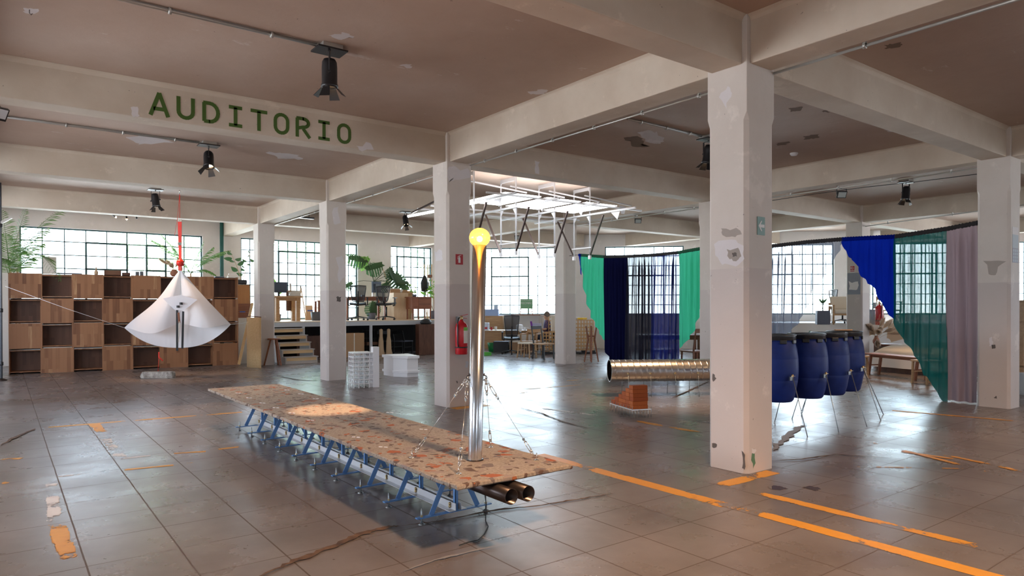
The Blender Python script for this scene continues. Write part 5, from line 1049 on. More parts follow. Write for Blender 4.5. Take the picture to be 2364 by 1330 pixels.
MB().lathe([(.02, 0), (.12, .02), (.14, .3), (.06, .52), (.03, .56)], g_(1200, 690)+V((0, -.05, 0)), 10).build('dark_coat', M['rubber'], r); MB().box(g_(1285, 470), (.16, .03, .1)).build('hook_board', M['red_wood'], r)
c = V((11.25, 20.1, PZ)); fiddle('dieffenbachia', 'bright leafy plant beside the small reddish cabinet', V((11.86, 20.3, PZ)), [[(0, 0, .2), (-.05, 0, .9), (-.1, 0, 1.35)], [(0, 0, .2), (-.3, 0, .8), (-.35, 0, 1.0)], [(0, 0, .2), (.05, 0, .7), (.08, 0, 1.1)]], 'leaf_light', .11, .28, [(.13, 0), (.16, .28)], seed=6, n=7)
fiddle('trailing_plant', 'small bushy plant on the reddish cabinet', V((10.95, 20.05, PZ+.745)), [[(0, 0, .02), (.05, 0, .12), (.12, 0, .3)], [(0, 0, .02), (-.1, 0, .15), (-.15, 0, .25)], [(0, 0, .02), (-.2, 0, .2), (-.22, 0, .42)]], 'leaf_light', .06, .10, [(.06, 0), (.08, .08)], seed=8, n=7)
# ================================================================== CURTAINS
XC = 11.90
def cz(px, py): q = at(px, py, 'x', XC); return q.y, q.z
def interp(tab, y):
    tab = sorted(tab); 
    if y <= tab[0][0]: return tab[0][1]
    for (a, b), (c, d) in zip(tab, tab[1:]):
        if y <= c: return b+(d-b)*(y-a)/(c-a+1e-9)
    return tab[-1][1]
ropeB = [cz(*q) for q in ((2258, 513), (2185, 527), (2065, 545), (1945, 551), (1860, 558), (1783, 567), (1700, 577))]
ropeA = [cz(*q) for q in ((1617, 573), (1566, 582), (1506, 588), (1448, 591), (1395, 592), (1337, 588))]
def curtain(name, label, rope, x0, x1, bottom, mt, amp=.035, pitch=.11, seed=0, hem='c_hem', gather=1.0):
    "pleated cloth sleeved on the rope; bottom = list of pixels along its lower outline, or None down to the floor"
    ya, yb = cz(x1, 600)[0], cz(x0, 600)[0]; bt = [cz(*q) for q in bottom] if bottom else None; rd = random.Random(seed); L = yb-ya; nu = max(24, int(L/.012)); nv = 34
    ph = [rd.uniform(0, 6.28) for _ in range(6)]; r = thing(name, label, 'curtain', (XC, (ya+yb)/2, 0), 0, 'coloured curtains hung on a rope')
    y_m = (ya+yb)/2
    def fold(y, z, zt):
        d = max(0, (zt-z)); k = min(1, d*3+.15); s = 2*PI*y/pitch
        return amp*k*(math.sin(s+.8*math.sin(y*9+ph[0])+.25*d*math.sin(y*3+ph[1]))*(.75+.25*math.sin(y*5+ph[2]))+.45*math.sin(s*2.1+ph[3]+d*.4)*math.exp(-d*1.2)) + .02*math.sin(y*2.3+ph[4])*d
    def fn(u, v):
        y = ya+L*u; zt = interp(rope, y)-.035; zb = interp(bt, y) if bt else .02; zb = min(zb, zt-.01)+(.012*math.sin(y*40+ph[5]) if bt else 0); z = zt+(zb-zt)*v
        return V((fold(y, z, zt), y-y_m+.012*math.sin(y*37+z*2), z))
    MB().grid(fn, nu, nv).build('cloth', M[mt], r)
    # gathered sleeve
    def sl(u, v):
        y = ya+L*u; z = interp(rope, y); a = 2*PI*v; rr = .022+.006*math.sin(y*130+ph[0]); return V((math.cos(a)*rr, y-y_m, z+math.sin(a)*(rr+.014)-.01))
    MB().grid(sl, max(20, int(L/.02)), 8).build('rope_sleeve', M[hem], r); return r
curtain('curtain', 'mauve satin curtain reaching the floor beside the right-hand concrete column', ropeB, 2185, 2256, None, 'c_mauve', .05, .17, 1)
curtain('curtain', 'dark teal curtain cut diagonally between the blue and mauve ones', ropeB, 2065, 2186, [(2065, 743), (2080, 776), (2102, 802), (2126, 841), (2134, 865), (2150, 880), (2163, 907), (2176, 924), (2188, 930)], 'c_teal', .045, .14, 2)
curtain('curtain', 'cobalt blue curtain cut to a slanting triangle', ropeB, 1944, 2067, [(1943, 556), (1949, 577), (1958, 589), (1971, 604), (1983, 619), (1990, 640), (2002, 650), (2023, 671), (2031, 693), (2054, 728), (2070, 746)], 'c_blue', .03, .12, 3, 'c_blue')
curtain('curtain', 'sheer pale grey-blue curtain with a diagonal lower edge', ropeB, 1690, 1946, [(1690, 880), (1783, 850), (1815, 790), (1829, 765), (1840, 751), (1850, 737), (1862, 712), (1872, 690), (1880, 668), (1897, 646), (1914, 618), (1928, 596), (1944, 562)], 'c_white', .05, .13, 4)
curtain('curtain', 'light green curtain with a scalloped edge right of the indigo one', ropeA, 1566, 1625, [(1560, 812), (1565, 806), (1582, 789), (1597, 770), (1606, 745), (1612, 733), (1617, 710), (1625, 690)], 'c_green', .04, .16, 5, 'c_hem_green')
curtain('curtain', 'sheer indigo curtain between black sheer and light green', ropeA, 1506, 1567, None, 'c_indigo', .05, .10, 6)
curtain('curtain', 'sheer black curtain between navy and indigo ones', ropeA, 1447, 1507, None, 'c_black', .05, .10, 7)
curtain('curtain', 'opaque navy curtain next to the left green one', ropeA, 1394, 1448, [(1390, 775), (1393, 806), (1405, 824), (1412, 850), (1425, 860), (1450, 862)], 'c_navy', .04, .11, 8)
curtain('curtain', 'light green curtain with ragged edge at the left end of the rope', ropeA, 1341, 1395, [(1341, 600), (1346, 640), (1350, 668), (1357, 700), (1366, 730), (1380, 760), (1390, 780), (1396, 788)], 'c_green', .035, .13, 9, 'c_hem_green')
curtain('curtain', 'narrow strip of cobalt cloth at the very left end of the rope', ropeA, 1336, 1343, [(1336, 594), (1339, 612), (1341, 630), (1344, 640)], 'c_blue', .02, .1, 10, 'c_blue')
tag(MB().tube([(XC, y, z+.0) for y, z in [(13.44, 2.83)]+sorted(ropeA, reverse=True)+[(9.1, 2.74)]], .006, 6).build('curtain_rope', M['rubber']), 'dark rope carrying the green and navy curtains', 'rope')
tag(MB().tube([(XC, y, z) for y, z in [(8.76, 2.72)]+sorted(ropeB, reverse=True)+[(4.04, 2.77)]], .006, 6).build('curtain_rope', M['rubber']), 'dark rope carrying the teal and blue curtains', 'rope')
# ================================================================== RIGHT MIDDLE: WORK AREA UNDER THE STREET WINDOWS
sc = lambda x, y: (1080+x/6.65, 700+y/6.65)
def fsc(x, y, z=0): return fl(*sc(x, y), z)
uF = FU; rzF = math.atan2(FU.y, FU.x)
office_chair('high-backed black mesh chair at the long cluttered table', (13.0, 17.45, 0), 2.55, False, .50, .72)
# long table: white top on wooden frame
ta, tb = at(1122, 762, 'z', .73), at(1268, 763, 'z', .73)
tc = V((14.25, 18.95, 0)); q = at(1174, 761, 'd', 22.6); tc = V((q.x, q.y, 0))
tt_ = table('work_table', 'long cluttered table with white top below the street window', (tc.x, tc.y, 0), 1.96, .8, .73, M['oak'], rzF, .05, .03)
MB().bb((-.98, -.4, .7305), (.98, .4, .738)).build('white_surface', M['white'], tt_)
RF = Matrix.Rotation(rzF, 3, 'Z')
def tf(x, y, z=.738): p = RF @ V((x, y, 0)); return V((tc.x+p.x, tc.y+p.y, z))
boxthing('white_bag', 'white plastic bag with red knot on the long table', 'bag', tf(.36, .05), (.24, .2, .18), M['white'], rzF, bevel=.06)
vase('red_cup', 'red cup on the long table left of the mesh chair', tf(-.55, -.1), [(.03, 0), (.04, .1), (.036, .1)], M['sign_red'], 'cup'); vase('glass_jar', 'pale jar on the long table by the red cup', tf(-.42, -.05), [(.04, 0), (.045, .11), (.04, .12)], M['paper'], 'jar'); vase('glass_jar', 'left of two white jars near the laptop', tf(.56, -.15), [(.04, 0), (.042, .09), (.036, .1)], M['white'], 'jar'); vase('glass_jar', 'right of two white jars near the laptop', tf(.66, -.1), [(.04, 0), (.042, .08), (.036, .09)], M['white'], 'jar')
r = thing('plastic_organizer', 'translucent box of small supplies at the left end of the long table', 'box', tf(-.80, .05), rzF); MB().bb((-.14, -.12, 0), (.14, .12, .24)).build('body', M['flood_c'] if 'flood_c' in M else mat('frosted_plastic', (.55, .62, .70), .3), r, bevel=.01); MB().bb((-.1, -.125, .03), (.1, -.12, .1)).build('contents', M['sign_red'], r)
r = thing('laptop', 'open silver laptop with purple cloth over its left edge', 'laptop', tf(.88, .05), rzF-.25); MB().bb((-.16, -.11, 0), (.16, .11, .015)).build('keyboard_base', M['alu'], r); MB().bar((0, .11, .015), (0, .19, .22), .32, .01, up=(0, 1, 0)).build('display', mat('lilac_lid', (.50, .50, .68), .4), r)
r = thing('purple_cloth', 'purple and white cloth draped over the laptop edge', 'cloth', tf(.70, .05), rzF-.25); MB().grid(lambda u, v: V((.06*(u-.5)+.10*v, .12-.30*v*.6+.02*math.sin(u*9), .27*(1-v)**.8+.012)), 6, 10).build('fabric', mat('purple_cotton', (.25, .06, .45), .8), r, solid=.006)
# low shelf / bench board with blue tissue boxes on the sill side
sb_ = fac(tpx(1142), 0, -.50); r = thing('wooden_sideboard', 'honey-coloured low cabinet behind the left end of the long table', 'cabinet', sb_, rzF); MB().bb((-.40, 0, 0), (.36, .36, 1.18)).build('carcass', M['oak'], r); MB().bb((-.38, -.004, .93), (.34, 0, 1.14)).build('drawer', M['oak'], r)
def sbp(x, y, z): return sb_+RF @ V((x, y, z))
boxthing('tissue_carton', 'blue and white carton on the honey-coloured cabinet, larger one', 'box', sbp(-.05, .17, 1.18), (.50, .22, .24), mat('blue_white_card', (.35, .48, .78), .6), rzF, part='carton'); boxthing('tissue_carton', 'small white-blue box stacked on the larger blue carton', 'box', sbp(.10, .17, 1.42), (.14, .14, .14), mat('pale_blue_card', (.55, .68, .85), .6), rzF, part='carton')
# window sill easel sign
e0 = at(1215, 728, 'z', 1.24); r = thing('green_sign', 'green square notice with white letters on a small easel at the window', 'sign', fac(1.0)); d_ = (at(1215, 715, 'd', 22.2)); r.location = V((0, 0, 0)); dS = (fac(tpx(1215))-FN*.22-EYE).dot(FW); pz = at(1215, 701, 'd', dS); ux = RT
bl_ = at(1201, 713, 'd', dS); br_ = at(1230, 713, 'd', dS); tl_ = at(1201, 690, 'd', dS); tr_ = at(1230, 690, 'd', dS); r.location = pz
wl_, hl_ = (br_-bl_).length, (tl_-bl_).length
MB().plate([bl_-pz, br_-pz, tr_-pz, tl_-pz], FW, .02).build('board', mat('soft_green_card', (.25, .50, .28), .7), r)
FONT = {'M': '10001 11011 10101 10001 10001', 'I': '111 010 010 010 111', 'C': '0111 1000 1000 1000 0111', 'A': '0110 1001 1111 1001 1001', 'T': '111 010 010 010 010', 'X': '101 101 010 101 101', 'N': '1001 1101 1011 1001 1001', 'L': '100 100 100 100 111'}
def dots(txt, x0, z0, px_, parent, nm='letter'):
    x = x0
    for ch in txt:
        g = FONT[ch].split(); mb = MB()
        for i, row in enumerate(g):
            for j, b in enumerate(row):
                if b == '1': mb.box(RT*(x+px_*j)+V((0, 0, z0-px_*i))-FW*.0125, (px_, .002, px_), rz=-_a)
        mb.build(nm, M['sign_white'], parent); x += px_*(len(g[0])+1.25)
dots('MICMAC', -wl_*.46, hl_*.12, wl_/34, r)
for k in range(7): MB().box(RT*(-wl_*.40+wl_*.13*k)+V((0, 0, hl_*.34))-FW*.0125, (wl_*.06, .002, wl_*.06), rz=-_a).build('letter', M['sign_white'], r)
for s in (-1, 1): MB().bar(RT*s*wl_*.42+V((0, 0, -hl_*.5)), RT*s*wl_*.5+V((0, 0, 1.235-pz.z)), .02).build('easel_leg', M['red_wood'], r)
MB().bar(RT*-wl_*.55+V((0, 0, -hl_*.85)), RT*wl_*.55+V((0, 0, -hl_*.85)), .02).build('easel_bar', M['red_wood'], r)
s_ = thing('window_bench', 'narrow brown board along the window sill under the green notice', 'shelf', fac(tpx(1215), 0, -.16)); MB().box((0, 0, 1.215), (1.05, .26, .035), rz=rzF+.02).build('board', M['red_wood'], s_)
for sx in (-.5, .5): MB().box(RF @ V((sx, 0, 0))+V((0, 0, .6)), (.03, .2, 1.2), rz=rzF).build('side_panel', M['grey_wood'], s_)
# chairs around
simple_chair('wooden_armchair', 'light wooden armchair with slatted back at the long table', (13.25, 16.75, 0), rzF+PI+2.9, M['oak'], .44, .80, .54, arms=True, spindle=5)
simple_chair('wooden_side_table', 'small wooden table legs at the left end of the long table', (13.55, 19.2, 0), rzF, M['oak'], .46, .46, .5) if False else None
r = thing('woven_stool', 'oak-framed stool with pale woven seat in front of the armchair', 'stool', (12.45, 15.95, 0), .4); MB().bb((-.2, -.2, .41), (.2, .2, .45)).build('seat', M['cream_cloth'], r, bevel=.01)
for sx in (-1, 1):
    for sy in (-1, 1): MB().bar((sx*.21, sy*.21, 0), (sx*.17, sy*.17, .43), .032).build('leg', M['oak'], r)
MB().bar((-.2, -.2, .18), (.2, -.2, .18), .02).bar((-.2, .2, .22), (.2, .2, .22), .02).build('stretcher', M['oak'], r)
simple_chair('black_chair', 'black-framed chair with tan woven seat beside the lattice crates', (12.55, 15.28, 0), rzF+.9, M['black'], .45, .95, .46, seatmat=M['cardboard'])
# table-leg frame at left, green bucket
vase('green_bucket', 'green bucket on the floor below the long table', (13.2, 18.75, 0), [(.14, 0), (.19, .3), (.18, .3), (.13, .02)], mat('green_plastic', (.02, .30, .08), .5), 'bucket')
for k, (x, nm, lab, mt, s_) in enumerate(((-.25, 'storage_bin', 'black bin under the long table, left', 'black_plastic', (.5, .4, .36)), (.22, 'cardboard_box', 'brown carton under the long table', 'cardboard', (.35, .35, .34)), (.62, 'cardboard_box', 'brown carton under the right end of the long table', 'walnut', (.4, .35, .38)))):
    boxthing(nm, lab, 'box', tf(x, .12, 0), s_, M[mt], rzF)
r = thing('green_broom', 'bright green broom head on the floor next to the steel pole', 'broom', (12.05, 17.5, 0), -.6); MB().prism([(-.17, -.04), (.17, -.04), (.13, .04), (-.13, .04)], 0, .10).build('bristles', mat('lime_plastic', (.10, .50, .06), .6), r); MB().tube([(-.1, 0, .08), (-.16, .1, 1.3)], .012, 8).build('handle', M['oak'], r)
# lattice crates (square wooden lattice, stacked)
def lattice(label, c, rz, nx, nz, p=.102, d=.42, mt='lattice'):
    r = thing('lattice_crate', label, 'rack', c, rz, 'lattice racks of pale wood'); W_, H_ = nx*p, nz*p*1.25
    for y, nm in ((0, 'front_lattice'), (d, 'rear_lattice')):
        mb = MB()
        for i in range(nx+1): mb.bb((i*p-.011, y-.012, 0), (i*p+.011, y+.010, H_))
        for j in range(nz+1): mb.bb((-.011, y-.010, j*p*1.25-.010), (W_+.011, y+.014, j*p*1.25+.010))
        mb.build(nm, M['lat'], r)
    mb = MB()
    for i in range(nx+1):
        for j in range(0, nz+1): mb.bb((i*p-.008, .014, j*p*1.25-.008), (i*p+.008, d-.012, j*p*1.25+.008))
    mb.build('cross_sticks', M['lat'], r); return r
M['lat'] = wood('lattice_pine', (.58, .33, .13), (.72, .46, .22), (8, 8, 8))
q = at(1330, 818, 'z', .10); lattice('large lattice rack of pale wood right of the concrete column', (14.62, 16.35, .12), math.atan2(-.33, .42), 7, 8, .095)
q = at(1253, 812, 'z', .08); lattice('low lattice rack of pale wood left of the concrete column', (13.72, 16.72, .10), math.atan2(-.33, .42), 6, 5, .095); lattice('upright lattice rack of pale wood behind the low one', (14.22, 17.05, .10), math.atan2(-.33, .42), 3, 9, .095, .3)
r = thing('pallet_base', 'dark base under the large lattice rack', 'pallet', (14.62, 16.35, 0), math.atan2(-.33, .42)); MB().bb((-.02, .0, 0), (.75, .42, .045)).bb((0, 0, .045), (.12, .42, .105)).bb((.3, 0, .045), (.42, .42, .105)).bb((.6, 0, .045), (.72, .42, .105)).build('pallet_body', M['black_plastic'], r)
r = thing('pallet_base', 'dark base under the low lattice racks', 'pallet', (13.72, 16.72, 0), math.atan2(-.33, .42)); MB().bb((-.02, .0, 0), (.72, .42, .05)).bb((0, 0, .05), (.2, .42, .09)).bb((.4, 0, .05), (.6, .42, .09)).build('pallet_body', M['black_plastic'], r)
lt = lambda x, y, z: V((14.62, 16.35, 0))+Matrix.Rotation(math.atan2(-.33, .42), 3, 'Z') @ V((x, y, z))
boxthing('yellow_cloth', 'folded yellow cloth on top of the large lattice rack', 'cloth', lt(.32, .15, 1.09), (.30, .2, .06), mat('yellow_cotton', (.85, .55, .04), .8), .3, bevel=.02); boxthing('white_cushion', 'white folded cloth on the large lattice rack behind the yellow one', 'cloth', lt(.12, .25, 1.09), (.3, .2, .08), M['white_cloth'], .2, bevel=.03)
lt2 = lambda x, y, z: V((13.72, 16.72, 0))+Matrix.Rotation(math.atan2(-.33, .42), 3, 'Z') @ V((x, y, z))
r = thing('cream_cushion', 'cream cloth draped upright over the low lattice rack', 'cushion', lt2(.40, .24, .72), math.atan2(-.33, .42)); MB().bar((0, 0, 0), (0, .05, .50), .30, .06, up=(0, 1, 0)).build('cushion_body', M['cream_cloth'], r, bevel=.03); MB().bb((.02, -.05, .12), (.10, -.04, .30)).build('orange_patch', mat('coral_cloth', (.80, .22, .10), .8), r)
# tall bar stool of four crossed legs and chairs behind the curtain
r = thing('leg_bundle', 'reddish stool frame of four tall splayed legs left of the navy curtain', 'stool', (12.86, 13.62, 0), .3)
for (x, y) in ((-.17, -.1), (-.1, .16), (.12, -.15), (.17, .12)): MB().bar((x, y, 0), (x*.45, y*.45, .62), .026, w2=.04, h2=.04).bar((x*.45, y*.45, .61), (x*.75, y*.75, .98), .04, w2=.028, h2=.028).build('leg', M['red_wood'], r)
MB().bar((-.09, -.06, .66), (.09, .06, .66), .04).bar((-.05, .08, .70), (.06, -.08, .70), .04).build('hub_block', M['red_wood'], r)
simple_chair('wooden_chair', 'dark reddish chair half hidden by the navy curtain', (13.35, 12.95, 0), 2.2, M['red_wood'], .46, .86, .44)
simple_chair('wooden_chair', 'dark brown chair seen under the right green curtain', (13.3, 10.5, 0), 2.9, M['red_wood'], .45, .98, .50); table('low_table', 'dark bench-like table seen below the right green curtain', (13.1, 11.3, 0), .9, .4, .46, M['red_wood'], .5)
table('dining_table', 'wooden table partly behind the sheer curtains', (14.6, 12.4, 0), 1.6, .8, .74, M['walnut'], rzF)
r = thing('wooden_backboard', 'brown wooden board just left of the hidden column', 'board', (13.85, 10.2, 0), 2.2); MB().bb((-.3, -.02, .0), (.3, .02, 1.15)).build('board', M['ply'], r)
# ================================================================== FAR RIGHT: BED, SECOND PLATFORM
# low white ledge along the street wall
te0, te1 = tpx(1640), tpx(2260)
def facbox(name, t0, t1, d0, d1, z0, z1, mt, lab=None, st=True, bev=0):
    mb = MB(); rot = Matrix((FU, FN, V((0, 0, 1)))).transposed(); mb.box(F0+FU*(t0+t1)/2+FN*(d0+d1)/2+V((0, 0, (z0+z1)/2)), (t1-t0, abs(d1-d0), z1-z0), rot=rot); o = mb.build(name, mt, bevel=bev)
    return struct(o, lab) if st else o
facbox('floor_ledge', te0-.3, te1, -2.6, -.01, 0, .98, M['wall'], 'white raised ledge below the street windows behind the barrels')
DL_ = 19.6
def lp(px, d, z=.98): q = at(px, 700, 'd', d); return V((q.x, q.y, z))
r = thing('square_planter', 'grey square planter with orchid stems on the white ledge', 'planter', lp(1899, DL_), -.9); MB().bb((-.17, -.17, 0), (.17, .17, .40)).build('box', M['planter'], r, bevel=.004)
for k in range(3): MB().tube([(0, 0, .38), (.03*(k-1), 0, .65), (.10*(k-1.2), -.02, .85+.05*k)], .006, 5).leaf((0, 0, .6), (.12*(k-1), -.05, .75), .06, (0, -1, .3)).build('stem', M['leaf'], r)
r = thing('lounge_chair', 'light wooden lounge chair with cream cushion on the ledge behind the column', 'chair', lp(1948, DL_+.1), -.9)
for sx in (-.33, .33):
    for sy in (-.3, .3): MB().bar((sx, sy, 0), (sx, sy, .52 if sy < 0 else .62), .05).build('leg', M['oak'], r)
    MB().bb((sx-.03, -.33, .52), (sx+.03, .33, .56)).build('armrest', M['oak'], r)
MB().bb((-.33, -.3, .26), (.33, .3, .31)).build('seat_frame', M['oak'], r); MB().bb((-.30, -.32, .31), (.30, .28, .43)).build('cushion', M['cream_cloth'], r, bevel=.03); MB().bar((0, .30, .42), (0, .42, .80), .6, .10, up=(0, 1, 0)).build('back_cushion', M['cream_cloth'], r, bevel=.03)
office_chair('grey office chair on the ledge behind the cream lounge chair', lp(1945, 20.9), 1.0, False, .46, .55)
fiddle('fiddle_leaf_plant', 'large green leaves peeking out left of the notice column', lp(1985, 21.0), [[(0, 0, .2), (-.05, 0, .9), (-.12, 0, 1.5)], [(0, 0, .2), (.0, 0, 1.2), (-.08, 0, 1.9)]], 'leaf_light', .22, .30, [(.15, 0), (.18, .3)], seed=12, n=6)
e_ = lp(2030, 19.0); extinguisher(e_, .4, 'large red extinguisher standing on the ledge behind the cobalt curtain', 1.25)
r = thing('metal_canister', 'pale grey metal canister on the ledge right of the notice column', 'canister', lp(2016, 19.4)); MB().lathe([(.10, 0), (.11, .01), (.11, .42), (.10, .43)], (0, 0, 0), 20).build('body', mat('blue_grey_tin', (.35, .45, .58), .4), r)
simple_chair('orange_chair', 'honey wood armchair on the ledge glimpsed behind the cobalt curtain', lp(2052, 19.3), -.8, M['oak'], .42, .8, .5, arms=True)
# column notices: on the face towards the left
XN = GX[3]
p = at(1968, 621, 'x', XN); r = notice('red_notice', 'small red and white notice on the column near the cobalt curtain', (XN-.004, p.y, p.z), .135, .17, (0, -1, 0), M['sign_white'])
def rel(y0, z0, y1, z1, o): return [(-o, -y0, z0), (-o, -y1, z0), (-o, -y1, z1), (-o, -y0, z1)]
MB().plate(rel(-.055, -.035, .058, .075, .0045), (1, 0, 0), .003).plate(rel(-.055, -.07, .058, -.05, .0045), (1, 0, 0), .003).build('red_field', M['sign_red'], r)
MB().plate(rel(-.040, -.01, -.018, .055, .0068), (1, 0, 0), .002).plate(rel(.005, -.025, .012, .06, .0068), (1, 0, 0), .002).plate(rel(.012, .028, .042, .035, .0068), (1, 0, 0), .002).plate(rel(.012, -.002, .042, .005, .0068), (1, 0, 0), .002).build('pictogram', M['sign_white'], r)
p = at(1971, 655, 'x', XN); r = thing('grey_poster', 'slate grey painted band with torn paper remains on the notice column', 'poster', (XN-.003, GY[1+0]+0 if False else 8.73+CW/2, p.z)); MB().plate([(0, -.17, -.28), (0, .17, -.28), (0, .17, .28), (0, -.17, .28)], (1, 0, 0), .002).build('painted_band', mat('slate_paint', (.30, .32, .36), .7), r)
rd = random.Random(5); MB().plate([V((-.0025, -(x+rd.uniform(-.01, .01)), z+rd.uniform(-.015, .015))) for x, z in ((-.13, -.16), (-.05, -.17), (.05, -.18), (.10, -.15), (.12, -.05), (.10, .05), (.12, .06), (.05, .05), (-.04, .03), (-.13, .06), (-.11, -.05))], (1, 0, 0), .001).build('paper_remains', M['wall'], r)
# bed, bench, side chair, pampas
b5 = lambda x, y: (1780+x/5.115, 700+y/5.115)
bc = V((17.0, 7.25, 0)); brz = math.atan2(-.33*0-1.0, .08); BL, BWd = 2.1, 1.55
# bed axis: long side faces the camera
bu = (fl(*b5(1830, 850))-fl(*b5(1150, 790))); bu.z = 0; bu.normalize(); brz = math.atan2(bu.y, bu.x); bs = fl(*b5(1140, 800)); r = thing('bed', 'low bed with cream throw and white skirted bedding on a dark wood base', 'bed', bs+V((0, 0, 0)), brz)
MB().bb((.15, .10, 0), (2.0, 1.5, .22)).build('bed_base', M['dark_wood'], r)
def bedding(u, v):
    x = -.05+2.15*u; t = v*2.6; 
    if t < .45: y, z = -.02-.05*math.sin(x*9+t*3)*(.45-t), .12+t*.75
    else: y, z = (t-.45)*.85, .46+.06*math.sin(min(1, (t-.45))*1.57)
    if u < .12: z -= (.12-u)*2.2*max(0, z-.1); x += .02
    return V((x, y, z))
MB().grid(bedding, 60, 40).build('white_bedding', M['white_cloth'], r)
def throw(u, v):
    x = .10+1.95*u; t = v*2.5; y = .0+t*.6; z = .50+.085*math.sin(min(1, t*1.2)*1.57)
    if t < .2: y = -.03; z = .38+t*.8
    z += .008*math.sin(x*23)*math.sin(y*17); z -= max(0, .10-u)*1.3; return V((x, y, z+.02))
MB().grid(throw, 50, 34).build('cream_throw', M['cream_cloth'], r)
r = thing('wooden_bench', 'slim wooden bench with splayed legs in front of the bed', 'bench', (0, 0, 0)); q1 = fl(*b5(1175, 832)); q2 = fl(*b5(1270, 822)); bn = V((15.45, 7.05, 0)); hb_ = .46; t1 = at(*b5(1100, 588), 'z', .47); t2 = at(*b5(1690, 640), 'z', .47); bd = (t2-t1); bd.z = 0; Lb = bd.length; bd.normalize(); r.location = (t1.x, t1.y, 0); r.rotation_euler = (0, 0, math.atan2(bd.y, bd.x))
MB().bb((0, -.03, .44), (Lb+.25, .33, .472)).build('seat', M['red_wood'], r, bevel=.006); MB().bb((.15, .08, .39), (Lb+.1, .11, .44)).bb((.15, .20, .39), (Lb+.1, .23, .44)).build('apron', M['red_wood'], r)
for x in (.16, Lb+.05):
    for y in (.02, .28): MB().bar((x+(.0 if x < .5 else .0)-.05, y, 0), (x+.02, y, .44), .04, .05).build('leg', M['red_wood'], r)
    MB().bar((x-.01, .02, .22), (x-.01, .28, .22), .025).build('stretcher', M['red_wood'], r)
q = fl(*b5(1700, 925)); simple_chair('side_stool', 'small light-wood stool chair at the right end of the bench', (14.30, 5.78, 0), rzF-1.25, M['oak'], .46, .80, .40)
# dresser with pampas
q = at(*b5(1330, 485), 'd', 17.9); r = thing('bedside_chest', 'dark reddish chest behind the bed carrying the pampas', 'chest', (q.x, q.y, 0), brz); MB().bb((-.28, 0, 0), (.75, .45, q.z)).build('carcass', M['red_wood'], r); MB().bb((-.26, -.012, q.z-.26), (.63, -.001, q.z-.04)).build('drawer', M['dark_wood'], r)
pv = V((q.x+.02, q.y+.2, q.z)); wv = lambda x, y, o=0: at(*b5(x, y), 'd', 18.05)-pv-FW*o
r = pampas('big bouquet of pampas plumes and dried fans behind the bed', pv, [tuple(wv(1060, 195, .1))+(.13,), tuple(wv(1100, 270, .25))+(.12,), tuple(wv(1300, 200, .1))+(.09,), tuple(wv(1430, 210, -.1))+(.10,), tuple(wv(1200, 330, .3))+(.10,), tuple(wv(1500, 340, .2))+(.07,), tuple(wv(1190, 480, .3))+(.10,), tuple(wv(1240, 300, .2))+(.09,), tuple(wv(1380, 300, .2))+(.09,)], [(.06, 0), (.08, .03), (.085, .09), (.055, .15), (.04, .19), (.045, .22)], M['terracotta'])
mb = MB()
for k in range(34):
    a = 1.25+1.75*k/33; L_ = .62+.1*math.sin(k*1.7); d_ = RT*math.cos(a)+V((0, 0, 1))*math.sin(a); b_ = wv(1190, 440, .05); e = b_+d_*L_; mb.bar(b_+d_*.15, e, .012, .003, up=FW, w2=.004)
mb.build('dried_palm_fan', M['dried'], r)
mb = MB()
for k in range(22):
    a = .25+1.2*k/21; d_ = RT*math.cos(a)+V((0, 0, 1))*math.sin(a); b_ = wv(1390, 470, -.1); mb.bar(b_+d_*.12, b_+d_*.62, .03, .004, up=FW, w2=.02)
mb.build('dried_palm_fan', M['dried'], r)
simple_chair('ladder_back_chair', 'light wooden ladder-back chair behind the last barrel', (V((at(1968, 760, 'd', 14.5).x, at(1968, 760, 'd', 14.5).y, 0))), rzF+PI*.0+.3, M['oak'], .46, 1.0, .46)
fiddle('bushy_plant', 'small dark green plant behind the barrel rims', V((*(at(1866, 770, 'd', 15.5).xy), 0)), [[(0, 0, .2), (0, 0, .6), (.03, 0, .88)]], 'leaf', .1, .12, [(.12, 0), (.15, .25)], seed=3, n=7)
# extreme right: shelving and a bench beyond the right-hand column
q = at(2362, 860, 'z', 0); r = thing('display_shelf', 'light wooden shelf with things on it at the right edge of the view', 'shelf', (fl(2358, 905).x+.1, fl(2358, 905).y, 0), -.55)
for z in (.42, .80, 1.2, 1.55): MB().bb((0, 0, z), (1.2, .35, z+.03)).build('board', M['oak'], r)
for x in (0, 1.17): MB().bb((x, 0, 0), (x+.03, .35, 1.6)).build('side_panel', M['oak'], r)
r = thing('concrete_block', 'grey concrete block on the floor at the right edge of the view', 'block', (fl(2362, 915).x+.15, fl(2362, 915).y, 0), -.6); MB().bb((-.02, 0, 0), (.9, .3, .36)).build('block_body', M['stage_front'], r)
# faded posters on the right-hand column
p = at(2346, 570, 'x', 11.72+CW) if False else None
# ================================================================== OUTSIDE: trees seen pale through the glass
def tree(label, c, h, rad, seed):
    r = thing('street_tree', label, 'tree', c, 0, 'trees outside the windows'); rd = random.Random(seed); MB().tube([(0, 0, 0), (.1, 0, h*.4), (0, .1, h*.75)], [.16, .12, .05], 8).build('trunk', M['dried'], r)
    mb = MB()
    for i in range(2600):
        while True:
            p = V((rd.uniform(-1, 1), rd.uniform(-1, 1), rd.uniform(-1, 1)))
            if .25 < p.length < 1: break
        p = V((p.x*rad, p.y*rad, h*.72+p.z*rad*.8)); s = .14; a = V((rd.uniform(-1, 1), rd.uniform(-1, 1), rd.uniform(-1, 1))).normalized()*s; b = a.orthogonal().normalized()*s*.5
        mb.add([p-a, p+b, p+a, p-b], [(0, 1, 2, 3)])
    mb.build('foliage', M['outleaf'], r)
M['outleaf'] = mat('sunlit_leaf', (.42, .55, .32), .6)
